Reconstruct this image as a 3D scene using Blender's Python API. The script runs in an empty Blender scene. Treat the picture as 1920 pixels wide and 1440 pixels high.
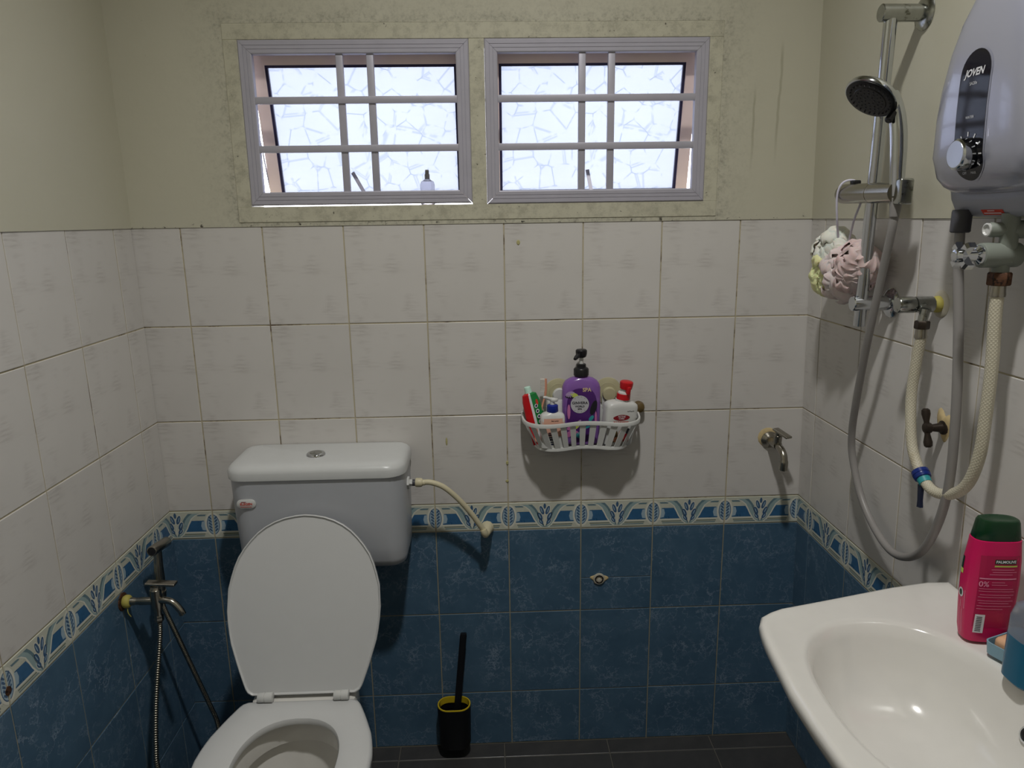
import bpy, bmesh, math, random
from math import sin, cos, pi, atan2, sqrt, radians
from mathutils import Vector, Matrix
random.seed(7)
S = bpy.context.scene
COL = S.collection
# ------------------------------------------------------------------ camera
f, yaw, pit, rol = 1352.1, -.0324, -.2247, .0145
Rm = Matrix.Rotation(yaw, 3, 'Z') @ Matrix.Rotation(pit, 3, 'X') @ Matrix.Rotation(rol, 3, 'Y')
cd = bpy.data.cameras.new('camera'); cam = bpy.data.objects.new('camera', cd); COL.objects.link(cam)
cd.sensor_width = 36; cd.lens = 36 * f / 1920; cd.clip_start = .02
M = Matrix((Rm.col[0], Rm.col[2], -Rm.col[1])).transposed().to_4x4()
M.translation = Vector((.7551, -1.8486, 1.5135)); cam.matrix_world = M
S.camera = cam
# ------------------------------------------------------------------ world (bright overcast sky)
def srgb(c):
    return tuple((v / 255 / 12.92 if v / 255 <= .04045 else ((v / 255 + .055) / 1.055) ** 2.4) for v in c[:3]) + (1,)
w = bpy.data.worlds.new('world'); S.world = w; w.use_nodes = True
nt = w.node_tree; bg = nt.nodes['Background']
tc = nt.nodes.new('ShaderNodeTexCoord'); sp = nt.nodes.new('ShaderNodeSeparateXYZ'); cr = nt.nodes.new('ShaderNodeValToRGB')
nt.links.new(tc.outputs['Generated'], sp.inputs[0]); nt.links.new(sp.outputs['Z'], cr.inputs[0])
cr.color_ramp.elements[0].color = (.80, .80, .92, 1); cr.color_ramp.elements[1].color = (.84, .92, 1.0, 1); cr.color_ramp.elements[1].position = .5
nt.links.new(cr.outputs[0], bg.inputs['Color']); bg.inputs['Strength'].default_value = 8.0
# ------------------------------------------------------------------ ceiling bulb
def light(name, kind, loc, power, col, size, rot=(0, 0, 0)):
    l = bpy.data.lights.new(name, kind); l.energy = power; l.color = col
    if kind == 'SPOT': l.shadow_soft_size = size; l.spot_size = radians(139); l.spot_blend = 1.0   # shaded downlight
    else: l.shape = 'DISK'; l.size = size
    o = bpy.data.objects.new(name, l); o.location = loc; o.rotation_euler = rot; COL.objects.link(o); return o
light('ceiling_downlight', 'SPOT', (.86, -1.22, 3.02), 88, (1.0, .985, .95), .055)
S.view_settings.view_transform = 'Standard'; S.view_settings.look = 'None'
S.view_settings.exposure = 0.2; S.view_settings.gamma = 1.0; S.view_settings.use_curve_mapping = False

# ------------------------------------------------------------------ node helpers / materials
def N(nt, t, **k):
    n = nt.nodes.new(t)
    for a, v in k.items():
        if a.startswith('i_'):
            key = a[2:]; key = int(key) if key.isdigit() else key.replace('_', ' ')
            n.inputs[key].default_value = v
        else: setattr(n, a, v)
    return n
def L(nt, a, b): nt.links.new(a, b)
def newmat(name):
    m = bpy.data.materials.new(name); m.use_nodes = True
    return m, m.node_tree, m.node_tree.nodes['Principled BSDF']
def math_(nt, op, a, b=None, clamp=False):
    n = nt.nodes.new('ShaderNodeMath'); n.operation = op; n.use_clamp = clamp
    for i, v in enumerate((a, b)):
        if v is None: continue
        if isinstance(v, (int, float)): n.inputs[i].default_value = v
        else: nt.links.new(v, n.inputs[i])
    return n.outputs[0]
def ramp(nt, x, p0, p1):
    n = nt.nodes.new('ShaderNodeMapRange'); n.clamp = True; n.interpolation_type = 'SMOOTHSTEP'
    nt.links.new(x, n.inputs[0]); n.inputs[1].default_value = p0; n.inputs[2].default_value = p1
    return n.outputs[0]
def mix(nt, fac, a, b):
    n = nt.nodes.new('ShaderNodeMix'); n.data_type = 'RGBA'
    for s, v in ((n.inputs[0], fac), (n.inputs[6], a), (n.inputs[7], b)):
        if isinstance(v, (int, float)): s.default_value = v
        elif isinstance(v, tuple): s.default_value = v
        else: nt.links.new(v, s)
    return n.outputs[2]
def noise(nt, vec, scale, detail=3, rough=.5, sc=None, off=None):
    if sc or off is not None:
        mp = nt.nodes.new('ShaderNodeMapping'); nt.links.new(vec, mp.inputs[0]); vec = mp.outputs[0]
        if sc: mp.inputs['Scale'].default_value = sc
        if off is not None:
            if isinstance(off, tuple): mp.inputs['Location'].default_value = off
            else: nt.links.new(off, mp.inputs['Location'])
    n = N(nt, 'ShaderNodeTexNoise'); n.inputs['Scale'].default_value = scale; n.inputs['Detail'].default_value = detail
    n.inputs['Roughness'].default_value = rough; nt.links.new(vec, n.inputs['Vector'])
    return n.outputs['Fac']
def objc(nt): return nt.nodes.new('ShaderNodeTexCoord').outputs['Object']
def bump(nt, b, h, strength, dist=.001):
    n = nt.nodes.new('ShaderNodeBump'); n.inputs['Strength'].default_value = strength; n.inputs['Distance'].default_value = dist
    nt.links.new(h, n.inputs['Height']); nt.links.new(n.outputs[0], b.inputs['Normal'])
def mat(name, c, rough=.45, metal=0, var=.08, scale=30, bmp=0, trans=0, ior=1.45, coat=0, dirt=None, sss=0):
    m, nt, b = newmat(name); c = srgb(c)
    x = noise(nt, objc(nt), scale, 4)
    lo = tuple(v * (1 - var) for v in c[:3]) + (1,); hi = tuple(min(1, v * (1 + var)) for v in c[:3]) + (1,)
    col = mix(nt, x, lo, hi)
    if dirt:
        d = ramp(nt, noise(nt, objc(nt), dirt[1], 5, .7), dirt[2], dirt[2] + .12)
        col = mix(nt, d, col, srgb(dirt[0]))
    L(nt, col, b.inputs['Base Color'])
    r = math_(nt, 'MULTIPLY', x, .05); L(nt, math_(nt, 'ADD', r, max(0, rough - .025)), b.inputs['Roughness'])
    b.inputs['Metallic'].default_value = metal
    b.inputs['Transmission Weight'].default_value = trans; b.inputs['IOR'].default_value = ior
    b.inputs['Coat Weight'].default_value = coat
    if sss: b.inputs['Subsurface Weight'].default_value = sss; b.inputs['Subsurface Scale'].default_value = .01
    if bmp: bump(nt, b, noise(nt, objc(nt), scale * 3, 4), bmp)
    return m
WHITE_PL = mat('white_plastic', (206, 207, 205), .32, var=.03)
CERAMIC = mat('ceramic', (220, 218, 213), .14, var=.03, coat=.3)
SEATM = mat('seat_plastic', (203, 204, 204), .3, var=.02)
CISTM = mat('cistern_plastic', (184, 187, 193), .34, var=.03)
LIDM = mat('cistern_lid_plastic', (202, 204, 204), .3, var=.03, dirt=((170, 168, 155), 5, .66))
CHROME = mat('chrome', (205, 208, 212), .10, 1, var=.03)
CHROME_OLD = mat('spotted_chrome', (170, 172, 168), .22, 1, var=.15, scale=90, dirt=((110, 110, 100), 60, .55))
STEEL = mat('brushed_steel', (160, 156, 146), .24, 1, var=.03, scale=20)
DARKMET = mat('dark_old_brass', (62, 54, 48), .45, .7, var=.3, scale=80)
RUST = mat('rusty_nut', (92, 62, 44), .7, .4, var=.5, scale=160, dirt=((30, 22, 18), 110, .5))
BLACKP = mat('black_plastic', (22, 22, 26), .35, var=.2)
BLACKG = mat('gloss_black', (14, 14, 22), .08, var=.1)
HOLDERM = mat('black_holder', (10, 13, 20), .5, var=.2)
YELLOWP = mat('yellow_plastic', (196, 172, 34), .45)
TAPE = mat('yellow_thread_tape', (176, 166, 84), .6, var=.15)
GREYHOSE = mat('grey_hose', (142, 139, 137), .38, var=.06)
CREAMHOSE = mat('cream_hose', (206, 198, 168), .42, var=.08)
GREYFIT = mat('grey_fitting', (128, 134, 126), .45, var=.06)
DARKRUB = mat('dark_rubber', (70, 70, 76), .5)
HEATM = mat('silver_heater_plastic', (176, 178, 194), .24, .3, var=.01, scale=5, coat=.5)
HEATB = mat('heater_back_plastic', (150, 152, 162), .36, .2, var=.01, scale=5)
KNOBM = mat('knob_metal', (196, 200, 208), .3, .8, var=.05)
RED = mat('red_plastic', (196, 22, 30), .35)
REDL = mat('red_label', (200, 62, 44), .5)
MAROON = mat('maroon_print', (136, 24, 36), .5)
PEACH = mat('peach_label', (216, 168, 148), .5)
BLUEP = mat('blue_plastic', (24, 44, 140), .35)
NAVY = mat('navy_print', (24, 34, 70), .5)
PURPLE = mat('purple_gel_bottle', (126, 86, 160), .22, var=.22, scale=14, coat=.3)
DPURP = mat('dark_purple_print', (76, 34, 108), .4, var=.3, scale=40)
LILAC = mat('lilac_print', (172, 148, 190), .45)
GREYDISC = mat('grey_disc_print', (186, 186, 192), .4, var=.03)
INK = mat('ink', (26, 24, 34), .5)
WINK = mat('white_ink', (222, 222, 226), .5, var=.02)
GOLDINK = mat('gold_ink', (212, 186, 150), .45)
PINKINK = mat('pink_ink', (196, 116, 168), .5)
LIME = mat('lime_ink', (190, 204, 96), .5)
TEAL = mat('teal_ink', (50, 150, 156), .45)
GREENP = mat('green_print', (28, 130, 62), .4, var=.15)
DGREEN = mat('dark_green_cap', (9, 52, 27), .22, var=.12)
PINKB = mat('pink_bottle', (206, 22, 92), .3, var=.05)
PINKB2 = mat('pink_bottle_label', (176, 22, 76), .35, var=.05)
PALEPINK = mat('pale_pink_ink', (226, 140, 170), .5)
MINT = mat('mint_cap', (196, 232, 218), .35)
CUPM = mat('aged_clear_suction_cup', (206, 200, 164), .25, var=.08, trans=.25)
BROWN = mat('brown_plastic', (96, 78, 44), .4, var=.3)
SKIN = mat('salmon_brush', (214, 150, 124), .4)
BRISTLE = mat('bristle', (220, 215, 208), .6)
CORD = mat('white_cord', (214, 212, 230), .6)
BLUECLIP = mat('blue_clip', (20, 44, 120), .3, var=.15)
NAVYCLIP = mat('navy_lever', (18, 28, 54), .35)
SOAPBOX = mat('pale_blue_soap_box', (150, 190, 210), .25, trans=.3)
SOAP = mat('peach_soap', (222, 176, 140), .35, sss=.1)
BLUELIQ = mat('blue_liquid', (0, 96, 132), .12, trans=.15, ior=1.34)
CLEARP = mat('clear_plastic', (220, 220, 230), .15, trans=.8, ior=1.3, var=.02)
LAV = mat('lavender_cap', (176, 168, 214), .3)
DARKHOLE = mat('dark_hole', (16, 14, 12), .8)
CALK = mat('old_white_putty', (196, 176, 132), .8, var=.3, scale=90, dirt=((150, 96, 40), 50, .6))
PUTTYW = mat('white_putty', (186, 180, 164), .75, var=.2, scale=80)
GASKET = mat('purple_black_gasket', (40, 36, 70), .5)
WINSASH = mat('sash_paint', (240, 218, 210), .5, var=.04)
ALU = mat('aluminium_frame', (176, 174, 186), .42, .15, var=.07, scale=25)
MIRRORP = mat('brushed_panel', (190, 190, 200), .2, .9)
DOORM = mat('door_paint', (150, 140, 120), .5)
WATERM = mat('toilet_water', (200, 204, 200), .03, trans=.9, ior=1.33)
NETY = mat('yellow_netting', (236, 234, 178), .7, var=.12, sss=.2)
NETW = mat('white_netting', (226, 224, 214), .7, var=.06, sss=.2)
NETP = mat('pink_netting', (222, 206, 204), .7, var=.1, sss=.2)
NETD = mat('dusty_pink_netting', (212, 188, 186), .7, var=.1, sss=.2)

def tile_white():
    m, nt, b = newmat('white_smudged_tile'); v = objc(nt)
    n1 = noise(nt, v, 1, 3, .55, sc=(19, 1, 165)); n2 = noise(nt, v, 1, 2, .5, sc=(12, 1, 15), off=(2.3, 0, 5.1))
    k = math_(nt, 'MULTIPLY', ramp(nt, n1, .38, .70), ramp(nt, n2, .47, .72))
    base = mix(nt, noise(nt, v, 6, 2), srgb((203, 200, 196)), srgb((213, 210, 207)))
    c = mix(nt, math_(nt, 'MULTIPLY', k, .45), base, srgb((150, 142, 138)))
    info = nt.nodes.new('ShaderNodeObjectInfo')
    hs = nt.nodes.new('ShaderNodeHueSaturation'); L(nt, c, hs.inputs['Color'])
    L(nt, math_(nt, 'ADD', math_(nt, 'MULTIPLY', info.outputs['Random'], .05), .965), hs.inputs['Value'])
    L(nt, hs.outputs[0], b.inputs['Base Color'])
    b.inputs['Roughness'].default_value = .30; b.inputs['Specular IOR Level'].default_value = .4
    bump(nt, b, noise(nt, v, 4, 2), .25, .004)
    return m
def tile_blue():
    m, nt, b = newmat('blue_marbled_tile'); v = objc(nt)
    info = nt.nodes.new('ShaderNodeObjectInfo')
    cx = nt.nodes.new('ShaderNodeCombineXYZ'); L(nt, math_(nt, 'MULTIPLY', info.outputs['Random'], 9), cx.inputs[0]); L(nt, math_(nt, 'MULTIPLY', info.outputs['Random'], 31), cx.inputs[2])
    ad = nt.nodes.new('ShaderNodeVectorMath'); L(nt, v, ad.inputs[0]); L(nt, cx.outputs[0], ad.inputs[1]); v2 = ad.outputs[0]
    def veins(scale, width, det):
        x = noise(nt, v2, scale, det, .62)
        a = math_(nt, 'ABSOLUTE', math_(nt, 'SUBTRACT', x, .5))
        return math_(nt, 'SUBTRACT', 1.0, ramp(nt, a, 0, width))
    k = math_(nt, 'ADD', math_(nt, 'MULTIPLY', veins(7, .010, 7), .75), math_(nt, 'MULTIPLY', veins(17, .016, 7), .65), True)
    k = math_(nt, 'MULTIPLY', k, ramp(nt, noise(nt, v2, 12, 4), .36, .62))
    base = mix(nt, noise(nt, v2, 8, 5, .65), srgb((50, 80, 106)), srgb((90, 120, 144)))
    c = mix(nt, math_(nt, 'MULTIPLY', k, .62), base, srgb((150, 168, 188)))
    L(nt, c, b.inputs['Base Color']); b.inputs['Roughness'].default_value = .33
    b.inputs['Specular IOR Level'].default_value = .4
    bump(nt, b, noise(nt, v, 5, 2), .25, .004)
    return m
def floor_tile():
    m, nt, b = newmat('dark_floor_tile'); v = objc(nt)
    c = mix(nt, noise(nt, v, 14, 5, .7), srgb((44, 44, 46)), srgb((74, 73, 72)))
    L(nt, c, b.inputs['Base Color']); L(nt, math_(nt, 'ADD', math_(nt, 'MULTIPLY', noise(nt, v, 9, 3), .5), .15), b.inputs['Roughness'])
    bump(nt, b, noise(nt, v, 80, 3), .15)
    return m
def grout_mat():
    m, nt, b = newmat('aged_grout'); v = objc(nt)
    s = nt.nodes.new('ShaderNodeSeparateXYZ'); L(nt, v, s.inputs[0])
    lowc = mix(nt, noise(nt, v, 12, 4), srgb((128, 126, 110)), srgb((166, 160, 140)))
    upc = mix(nt, ramp(nt, noise(nt, v, 9, 5, .7), .50, .66), srgb((182, 172, 146)), srgb((96, 80, 60)))
    L(nt, mix(nt, ramp(nt, s.outputs['Z'], .67, .69), lowc, upc), b.inputs['Base Color']); b.inputs['Roughness'].default_value = .85
    return m
def paint_mat(name, win=False):
    m, nt, b = newmat(name); v = objc(nt)
    s = nt.nodes.new('ShaderNodeSeparateXYZ'); L(nt, v, s.inputs[0])
    c = mix(nt, noise(nt, v, 2.5, 3), srgb((186, 183, 164)), srgb((198, 195, 178)))
    spk = ramp(nt, noise(nt, v, 55, 6, .75), .60, .74)
    pat = noise(nt, v, 7, 5, .7)
    c = mix(nt, math_(nt, 'MULTIPLY', math_(nt, 'MULTIPLY', spk, ramp(nt, pat, .5, .7)), .5), c, srgb((120, 114, 92)))
    if win:
        dx = math_(nt, 'SUBTRACT', math_(nt, 'ABSOLUTE', math_(nt, 'SUBTRACT', s.outputs['X'], .741)), .593)
        dz = math_(nt, 'SUBTRACT', math_(nt, 'ABSOLUTE', math_(nt, 'SUBTRACT', s.outputs['Z'], 1.742)), .226)
        d = math_(nt, 'MAXIMUM', dx, dz)
        k = math_(nt, 'SUBTRACT', 1.0, ramp(nt, d, -.02, .13))
        n = math_(nt, 'ADD', math_(nt, 'MULTIPLY', ramp(nt, noise(nt, v, 12, 6, .7), .42, .66), .45), math_(nt, 'MULTIPLY', ramp(nt, noise(nt, v, 70, 6, .8), .42, .62), .65), True)
        k = math_(nt, 'ADD', math_(nt, 'MULTIPLY', k, .55), math_(nt, 'MULTIPLY', math_(nt, 'SUBTRACT', 1.0, ramp(nt, d, -.01, .035)), .6), True)
        n2 = ramp(nt, noise(nt, v, 160, 3, .6), .35, .7)
        g = math_(nt, 'MULTIPLY', math_(nt, 'MULTIPLY', k, n), math_(nt, 'ADD', math_(nt, 'MULTIPLY', n2, .6), .35), True)
        c = mix(nt, math_(nt, 'MULTIPLY', g, .75), c, srgb((98, 95, 84)))
        for dx_, za, zb in ((1.478, 1.62, 1.93), (1.415, 1.60, 1.83)):
            wv = math_(nt, 'ADD', s.outputs['X'], math_(nt, 'MULTIPLY', noise(nt, v, 9, 2), .03))
            q1_ = math_(nt, 'SUBTRACT', 1.0, ramp(nt, math_(nt, 'ABSOLUTE', math_(nt, 'SUBTRACT', wv, dx_ + .015)), .001, .005))
            q2_ = math_(nt, 'MULTIPLY', ramp(nt, s.outputs['Z'], za, za + .12), math_(nt, 'SUBTRACT', 1.0, ramp(nt, s.outputs['Z'], zb - .05, zb)))
            c = mix(nt, math_(nt, 'MULTIPLY', math_(nt, 'MULTIPLY', q1_, q2_), .35), c, srgb((120, 116, 88)))
        # mould specks along the paint's lower edge
        e = math_(nt, 'SUBTRACT', 1.0, ramp(nt, s.outputs['Z'], 1.506, 1.522))
        sp2 = ramp(nt, noise(nt, v, 60, 4, .7), .60, .68)
        c = mix(nt, math_(nt, 'MULTIPLY', e, sp2), c, srgb((40, 34, 26)))
    L(nt, c, b.inputs['Base Color']); b.inputs['Roughness'].default_value = .62
    bump(nt, b, noise(nt, v, 30, 5), .35, .002)
    return m
def board_mat():
    m, nt, b = newmat('cream_painted_timber'); v = objc(nt)
    c = mix(nt, noise(nt, v, 5, 3), srgb((186, 183, 162)), srgb((198, 195, 176)))
    g = ramp(nt, noise(nt, v, 30, 7, .8), .42, .66)
    c = mix(nt, math_(nt, 'MULTIPLY', g, .40), c, srgb((118, 113, 100)))
    sk = ramp(nt, noise(nt, v, 120, 2, .5), .72, .76)
    c = mix(nt, math_(nt, 'MULTIPLY', sk, .8), c, srgb((60, 56, 48)))
    L(nt, c, b.inputs['Base Color']); b.inputs['Roughness'].default_value = .55
    bump(nt, b, noise(nt, v, 12, 4, sc=(1, 1, 6)), .2, .002)
    return m
def pane_mat():
    m = bpy.data.materials.new('patterned_glass'); m.use_nodes = True; nt = m.node_tree
    nt.nodes.remove(nt.nodes['Principled BSDF']); out = nt.nodes['Material Output']; v = objc(nt)
    vo = N(nt, 'ShaderNodeTexVoronoi', feature='DISTANCE_TO_EDGE'); vo.inputs['Scale'].default_value = 21
    mp = nt.nodes.new('ShaderNodeMapping'); L(nt, v, mp.inputs[0])
    L(nt, mp.outputs[0], vo.inputs['Vector'])
    gate = ramp(nt, noise(nt, v, 30, 2), .44, .54)
    line = math_(nt, 'MULTIPLY', math_(nt, 'SUBTRACT', 1.0, ramp(nt, vo.outputs['Distance'], .010, .034)), gate)
    cloud = noise(nt, v, 4, 2)
    fine = noise(nt, v, 20, 2, .5, sc=(.6, 1, 14))
    base = mix(nt, cloud, (.345, .36, .39, 1), (.395, .405, .43, 1))
    base = mix(nt, math_(nt, 'MULTIPLY', fine, .22), base, (.33, .35, .38, 1))
    c = mix(nt, math_(nt, 'MULTIPLY', line, .5), base, (.20, .23, .26, 1))
    tr = N(nt, 'ShaderNodeBsdfTransparent'); L(nt, c, tr.inputs[0])
    tl = N(nt, 'ShaderNodeBsdfTranslucent'); L(nt, c, tl.inputs[0])
    gl = N(nt, 'ShaderNodeBsdfGlossy'); gl.inputs['Roughness'].default_value = .15
    m1 = N(nt, 'ShaderNodeMixShader'); m1.inputs[0].default_value = .25; L(nt, tr.outputs[0], m1.inputs[1]); L(nt, tl.outputs[0], m1.inputs[2])
    m2 = N(nt, 'ShaderNodeMixShader'); m2.inputs[0].default_value = .05; L(nt, m1.outputs[0], m2.inputs[1]); L(nt, gl.outputs[0], m2.inputs[2])
    L(nt, m2.outputs[0], out.inputs['Surface'])
    return m
def braid_mat():
    m, nt, b = newmat('braided_white_hose'); v = nt.nodes.new('ShaderNodeTexCoord').outputs['UV']
    ws = []
    for sx in (1, -1):
        mp = nt.nodes.new('ShaderNodeMapping'); L(nt, v, mp.inputs[0]); mp.inputs['Rotation'].default_value = (0, 0, sx * .8)
        wv = N(nt, 'ShaderNodeTexWave'); wv.inputs['Scale'].default_value = 75; L(nt, mp.outputs[0], wv.inputs['Vector']); ws.append(wv.outputs['Fac'])
    k = math_(nt, 'MULTIPLY', ws[0], ws[1])
    c = mix(nt, math_(nt, 'MULTIPLY', k, .8), srgb((192, 186, 166)), srgb((220, 214, 194)))
    d = ramp(nt, noise(nt, objc(nt), 14, 5, .7), .52, .75)
    c = mix(nt, math_(nt, 'MULTIPLY', d, .5), c, srgb((150, 134, 100)))
    L(nt, c, b.inputs['Base Color']); b.inputs['Roughness'].default_value = .5; bump(nt, b, k, .4, .001)
    return m
TW, TB, FT, GROUT = tile_white(), tile_blue(), floor_tile(), grout_mat()
PAINTW, PAINT, BOARD, PANE, BRAID = paint_mat('cream_wall_paint_stained', True), paint_mat('cream_wall_paint'), board_mat(), pane_mat(), braid_mat()
B_BASE = mat('border_cream', (198, 200, 186), .28, var=.04)
B_WHITE = mat('border_white', (218, 218, 206), .28, var=.03)
B_BLUE = mat('border_blue', (56, 100, 140), .28, var=.25, scale=60)
B_NAVY = mat('border_navy', (66, 96, 130), .28, var=.15)
B_TEAL = mat('border_grey_teal', (150, 172, 174), .28, var=.10, scale=40)
B_TEALD = mat('border_dark_teal', (104, 130, 140), .28, var=.12)
B_PALE = mat('border_pale_blue', (160, 182, 196), .28, var=.08)
B_LINE = mat('border_line_green', (122, 132, 120), .28, var=.1)

# ------------------------------------------------------------------ object helpers
ORG = {}
def obj(name, verts, faces, mats, parent=None, fm=None, smooth=True, origin=None, ang=40):
    me = bpy.data.meshes.new(name)
    o = bpy.data.objects.new(name, me)
    if parent is not None: og = ORG[parent.name]
    else: og = Vector(origin) if origin is not None else Vector((0, 0, 0))
    me.from_pydata([tuple(Vector(v) - og) for v in verts], [], faces)
    for m in (mats if isinstance(mats, (list, tuple)) else [mats]): me.materials.append(m)
    if fm: me.polygons.foreach_set('material_index', fm)
    bm = bmesh.new(); bm.from_mesh(me); bmesh.ops.recalc_face_normals(bm, faces=bm.faces)
    if smooth:
        for fc in bm.faces: fc.smooth = True
        for e in bm.edges:
            if len(e.link_faces) == 2 and e.calc_face_angle(0) > radians(ang): e.smooth = False
    bm.to_mesh(me); bm.free()
    COL.objects.link(o)
    ORG[o.name] = og
    if parent is not None: o.parent = parent
    else: o.location = og
    return o
def tag(o, label=None, cat=None, group=None, kind=None):
    if label: o['label'] = label
    if cat: o['category'] = cat
    if group: o['group'] = group
    if kind: o['kind'] = kind
    return o
def thing(name, label, cat, loc, group=None, kind=None):
    o = bpy.data.objects.new(name, None); o.location = loc; o.empty_display_size = .03; COL.objects.link(o)
    ORG[o.name] = Vector(loc)
    return tag(o, label, cat, group, kind)
class G:   # geometry collector
    def __init__(s): s.v = []; s.f = []; s.m = []
    def add(s, vf, mi=0):
        v, fcs = vf[0], vf[1]; k = len(s.v); s.v += [Vector(p) for p in v]; s.f += [tuple(i + k for i in fc) for fc in fcs]; s.m += [mi] * len(fcs); return s
    def make(s, name, mats, parent=None, **kw): return obj(name, s.v, s.f, mats, parent, fm=s.m, **kw)
def box(x0, x1, y0, y1, z0, z1):
    v = [(x, y, z) for x in (x0, x1) for y in (y0, y1) for z in (z0, z1)]
    return v, [(0, 1, 3, 2), (4, 6, 7, 5), (0, 4, 5, 1), (2, 3, 7, 6), (0, 2, 6, 4), (1, 5, 7, 3)]
def xform(vf, mtx): return [mtx @ Vector(p) for p in vf[0]], vf[1]
def loft(rings, cap0=True, cap1=True):
    n = len(rings[0]); v = [Vector(p) for r in rings for p in r]; fc = []
    for k in range(len(rings) - 1):
        for i in range(n):
            j = (i + 1) % n; fc.append((k * n + i, k * n + j, (k + 1) * n + j, (k + 1) * n + i))
    if cap0: fc.append(tuple(range(n - 1, -1, -1)))
    if cap1: fc.append(tuple(range((len(rings) - 1) * n, len(rings) * n)))
    return v, fc
def rrect(x0, x1, y0, y1, r, z, k=5):
    """rounded rectangle ring; r = radii for (x0y0, x1y0, x1y1, x0y1)"""
    if isinstance(r, (int, float)): r = (r,) * 4
    out = []
    for (cx, cy, a0, rr) in ((x0, y0, pi, r[0]), (x1, y0, 1.5 * pi, r[1]), (x1, y1, 0, r[2]), (x0, y1, .5 * pi, r[3])):
        sx = 1 if cx == x0 else -1; sy = 1 if cy == y0 else -1
        for i in range(k + 1):
            a = a0 + (pi / 2) * i / k
            out.append((cx + sx * rr + rr * cos(a), cy + sy * rr + rr * sin(a), z))
    return out
def rbox(x0, x1, y0, y1, z0, z1, r=.003, k=3):
    rs = []
    for i in range(k + 1):
        a = pi / 2 * i / k; d = r * (1 - sin(a)); z = z0 + r * (1 - cos(a)); rs.append(rrect(x0 + d, x1 - d, y0 + d, y1 - d, max(r - d, 1e-4), z, 3))
    for i in range(k + 1):
        a = pi / 2 * (1 - i / k); d = r * (1 - sin(a)); z = z1 - r * (1 - cos(a)); rs.append(rrect(x0 + d, x1 - d, y0 + d, y1 - d, max(r - d, 1e-4), z, 3))
    return loft(rs)
def sup(cx, cy, z, a, b, n=2.0, k=28, rot=0):
    out = []
    for i in range(k):
        t = 2 * pi * i / k; x = a * math.copysign(abs(cos(t)) ** (2 / n), cos(t)); y = b * math.copysign(abs(sin(t)) ** (2 / n), sin(t))
        out.append((cx + x * cos(rot) - y * sin(rot), cy + x * sin(rot) + y * cos(rot), z))
    return out
def basis(d):
    d = Vector(d).normalized(); a = Vector((0, 0, 1)) if abs(d.z) < .9 else Vector((1, 0, 0))
    u = d.cross(a).normalized(); return d, u, d.cross(u)
def turn(p, d, prof, k=20):
    """surface of revolution: prof = [(distance along d, radius)]"""
    d, u, w_ = basis(d); p = Vector(p); rs = []
    for s, r in prof: rs.append([p + d * s + (u * cos(2 * pi * i / k) + w_ * sin(2 * pi * i / k)) * max(r, 1e-5) for i in range(k)])
    return loft(rs)
def cyl(a, b, r, r2=None, k=16, bev=.0):
    a = Vector(a); b = Vector(b); l = (b - a).length; r2 = r if r2 is None else r2
    pr = [(0, r), (l, r2)] if not bev else [(0, r - bev), (bev * .3, r - bev * .3), (bev, r), (l - bev, r2), (l - bev * .3, r2 - bev * .3), (l, r2 - bev)]
    return turn(a, b - a, pr, k)
def spline(pts, n=8, closed=False):
    P = [Vector(p) for p in pts]; out = []; m = len(P)
    rng = m if closed else m - 1
    for i in range(rng):
        g = (lambda q: P[q % m]) if closed else (lambda q: P[max(0, min(m - 1, q))])
        p0, p1, p2, p3 = g(i - 1), g(i), g(i + 1), g(i + 2)
        for j in range(n):
            t = j / n; out.append(.5 * ((2 * p1) + (p2 - p0) * t + (2 * p0 - 5 * p1 + 4 * p2 - p3) * t * t + (3 * p1 - p0 - 3 * p2 + p3) * t ** 3))
    if not closed: out.append(P[-1])
    return out
def resample(P, step):
    out = [P[0]]; acc = 0
    for a, b in zip(P, P[1:]):
        l = (b - a).length; t = step - acc
        while t <= l: out.append(a.lerp(b, t / l)); t += step
        acc = l - (t - step)
    return out
def tube(P, r, k=10, caps=True, rf=None, closed=False):
    P = [Vector(p) for p in P]; rs = []; n = len(P)
    T = [(P[(i + 1) % n] - P[i - 1]).normalized() if closed else (P[min(i + 1, n - 1)] - P[max(i - 1, 0)]).normalized() for i in range(n)]
    _, u, _w = basis(T[0])
    for i in range(n):
        u = (u - T[i] * u.dot(T[i])).normalized(); w_ = T[i].cross(u); rr = rf(i) if rf else r
        rs.append([P[i] + (u * cos(2 * pi * j / k) + w_ * sin(2 * pi * j / k)) * rr for j in range(k)])
    if closed:
        rs.append(rs[0]); return loft(rs, False, False)
    return loft(rs, caps, caps)
def uv_tube(o, k, ring_len, circ):
    me = o.data; uv = me.uv_layers.new(name='UVMap')
    for p in me.polygons:
        for li in p.loop_indices:
            vi = me.loops[li].vertex_index; uv.data[li].uv = ((vi // k) * ring_len, (vi % k) / k * circ)
def text_mesh(s, size, align='CENTER', bold=0):
    cu = bpy.data.curves.new('t', 'FONT'); cu.body = s; cu.size = size; cu.align_x = align; cu.align_y = 'CENTER'; cu.offset = bold; cu.resolution_u = 3
    o = bpy.data.objects.new('t', cu); COL.objects.link(o)
    bpy.context.view_layer.update()
    dg = bpy.context.evaluated_depsgraph_get(); me = o.evaluated_get(dg).to_mesh()
    v = [(q.co.x, q.co.y) for q in me.vertices]; fc = [tuple(p.vertices) for p in me.polygons]
    o.evaluated_get(dg).to_mesh_clear(); bpy.data.objects.remove(o); bpy.data.curves.remove(cu)
    return v, fc
def onto(vf, fn): return [fn(p[0], p[1]) for p in vf[0]], vf[1]
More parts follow.
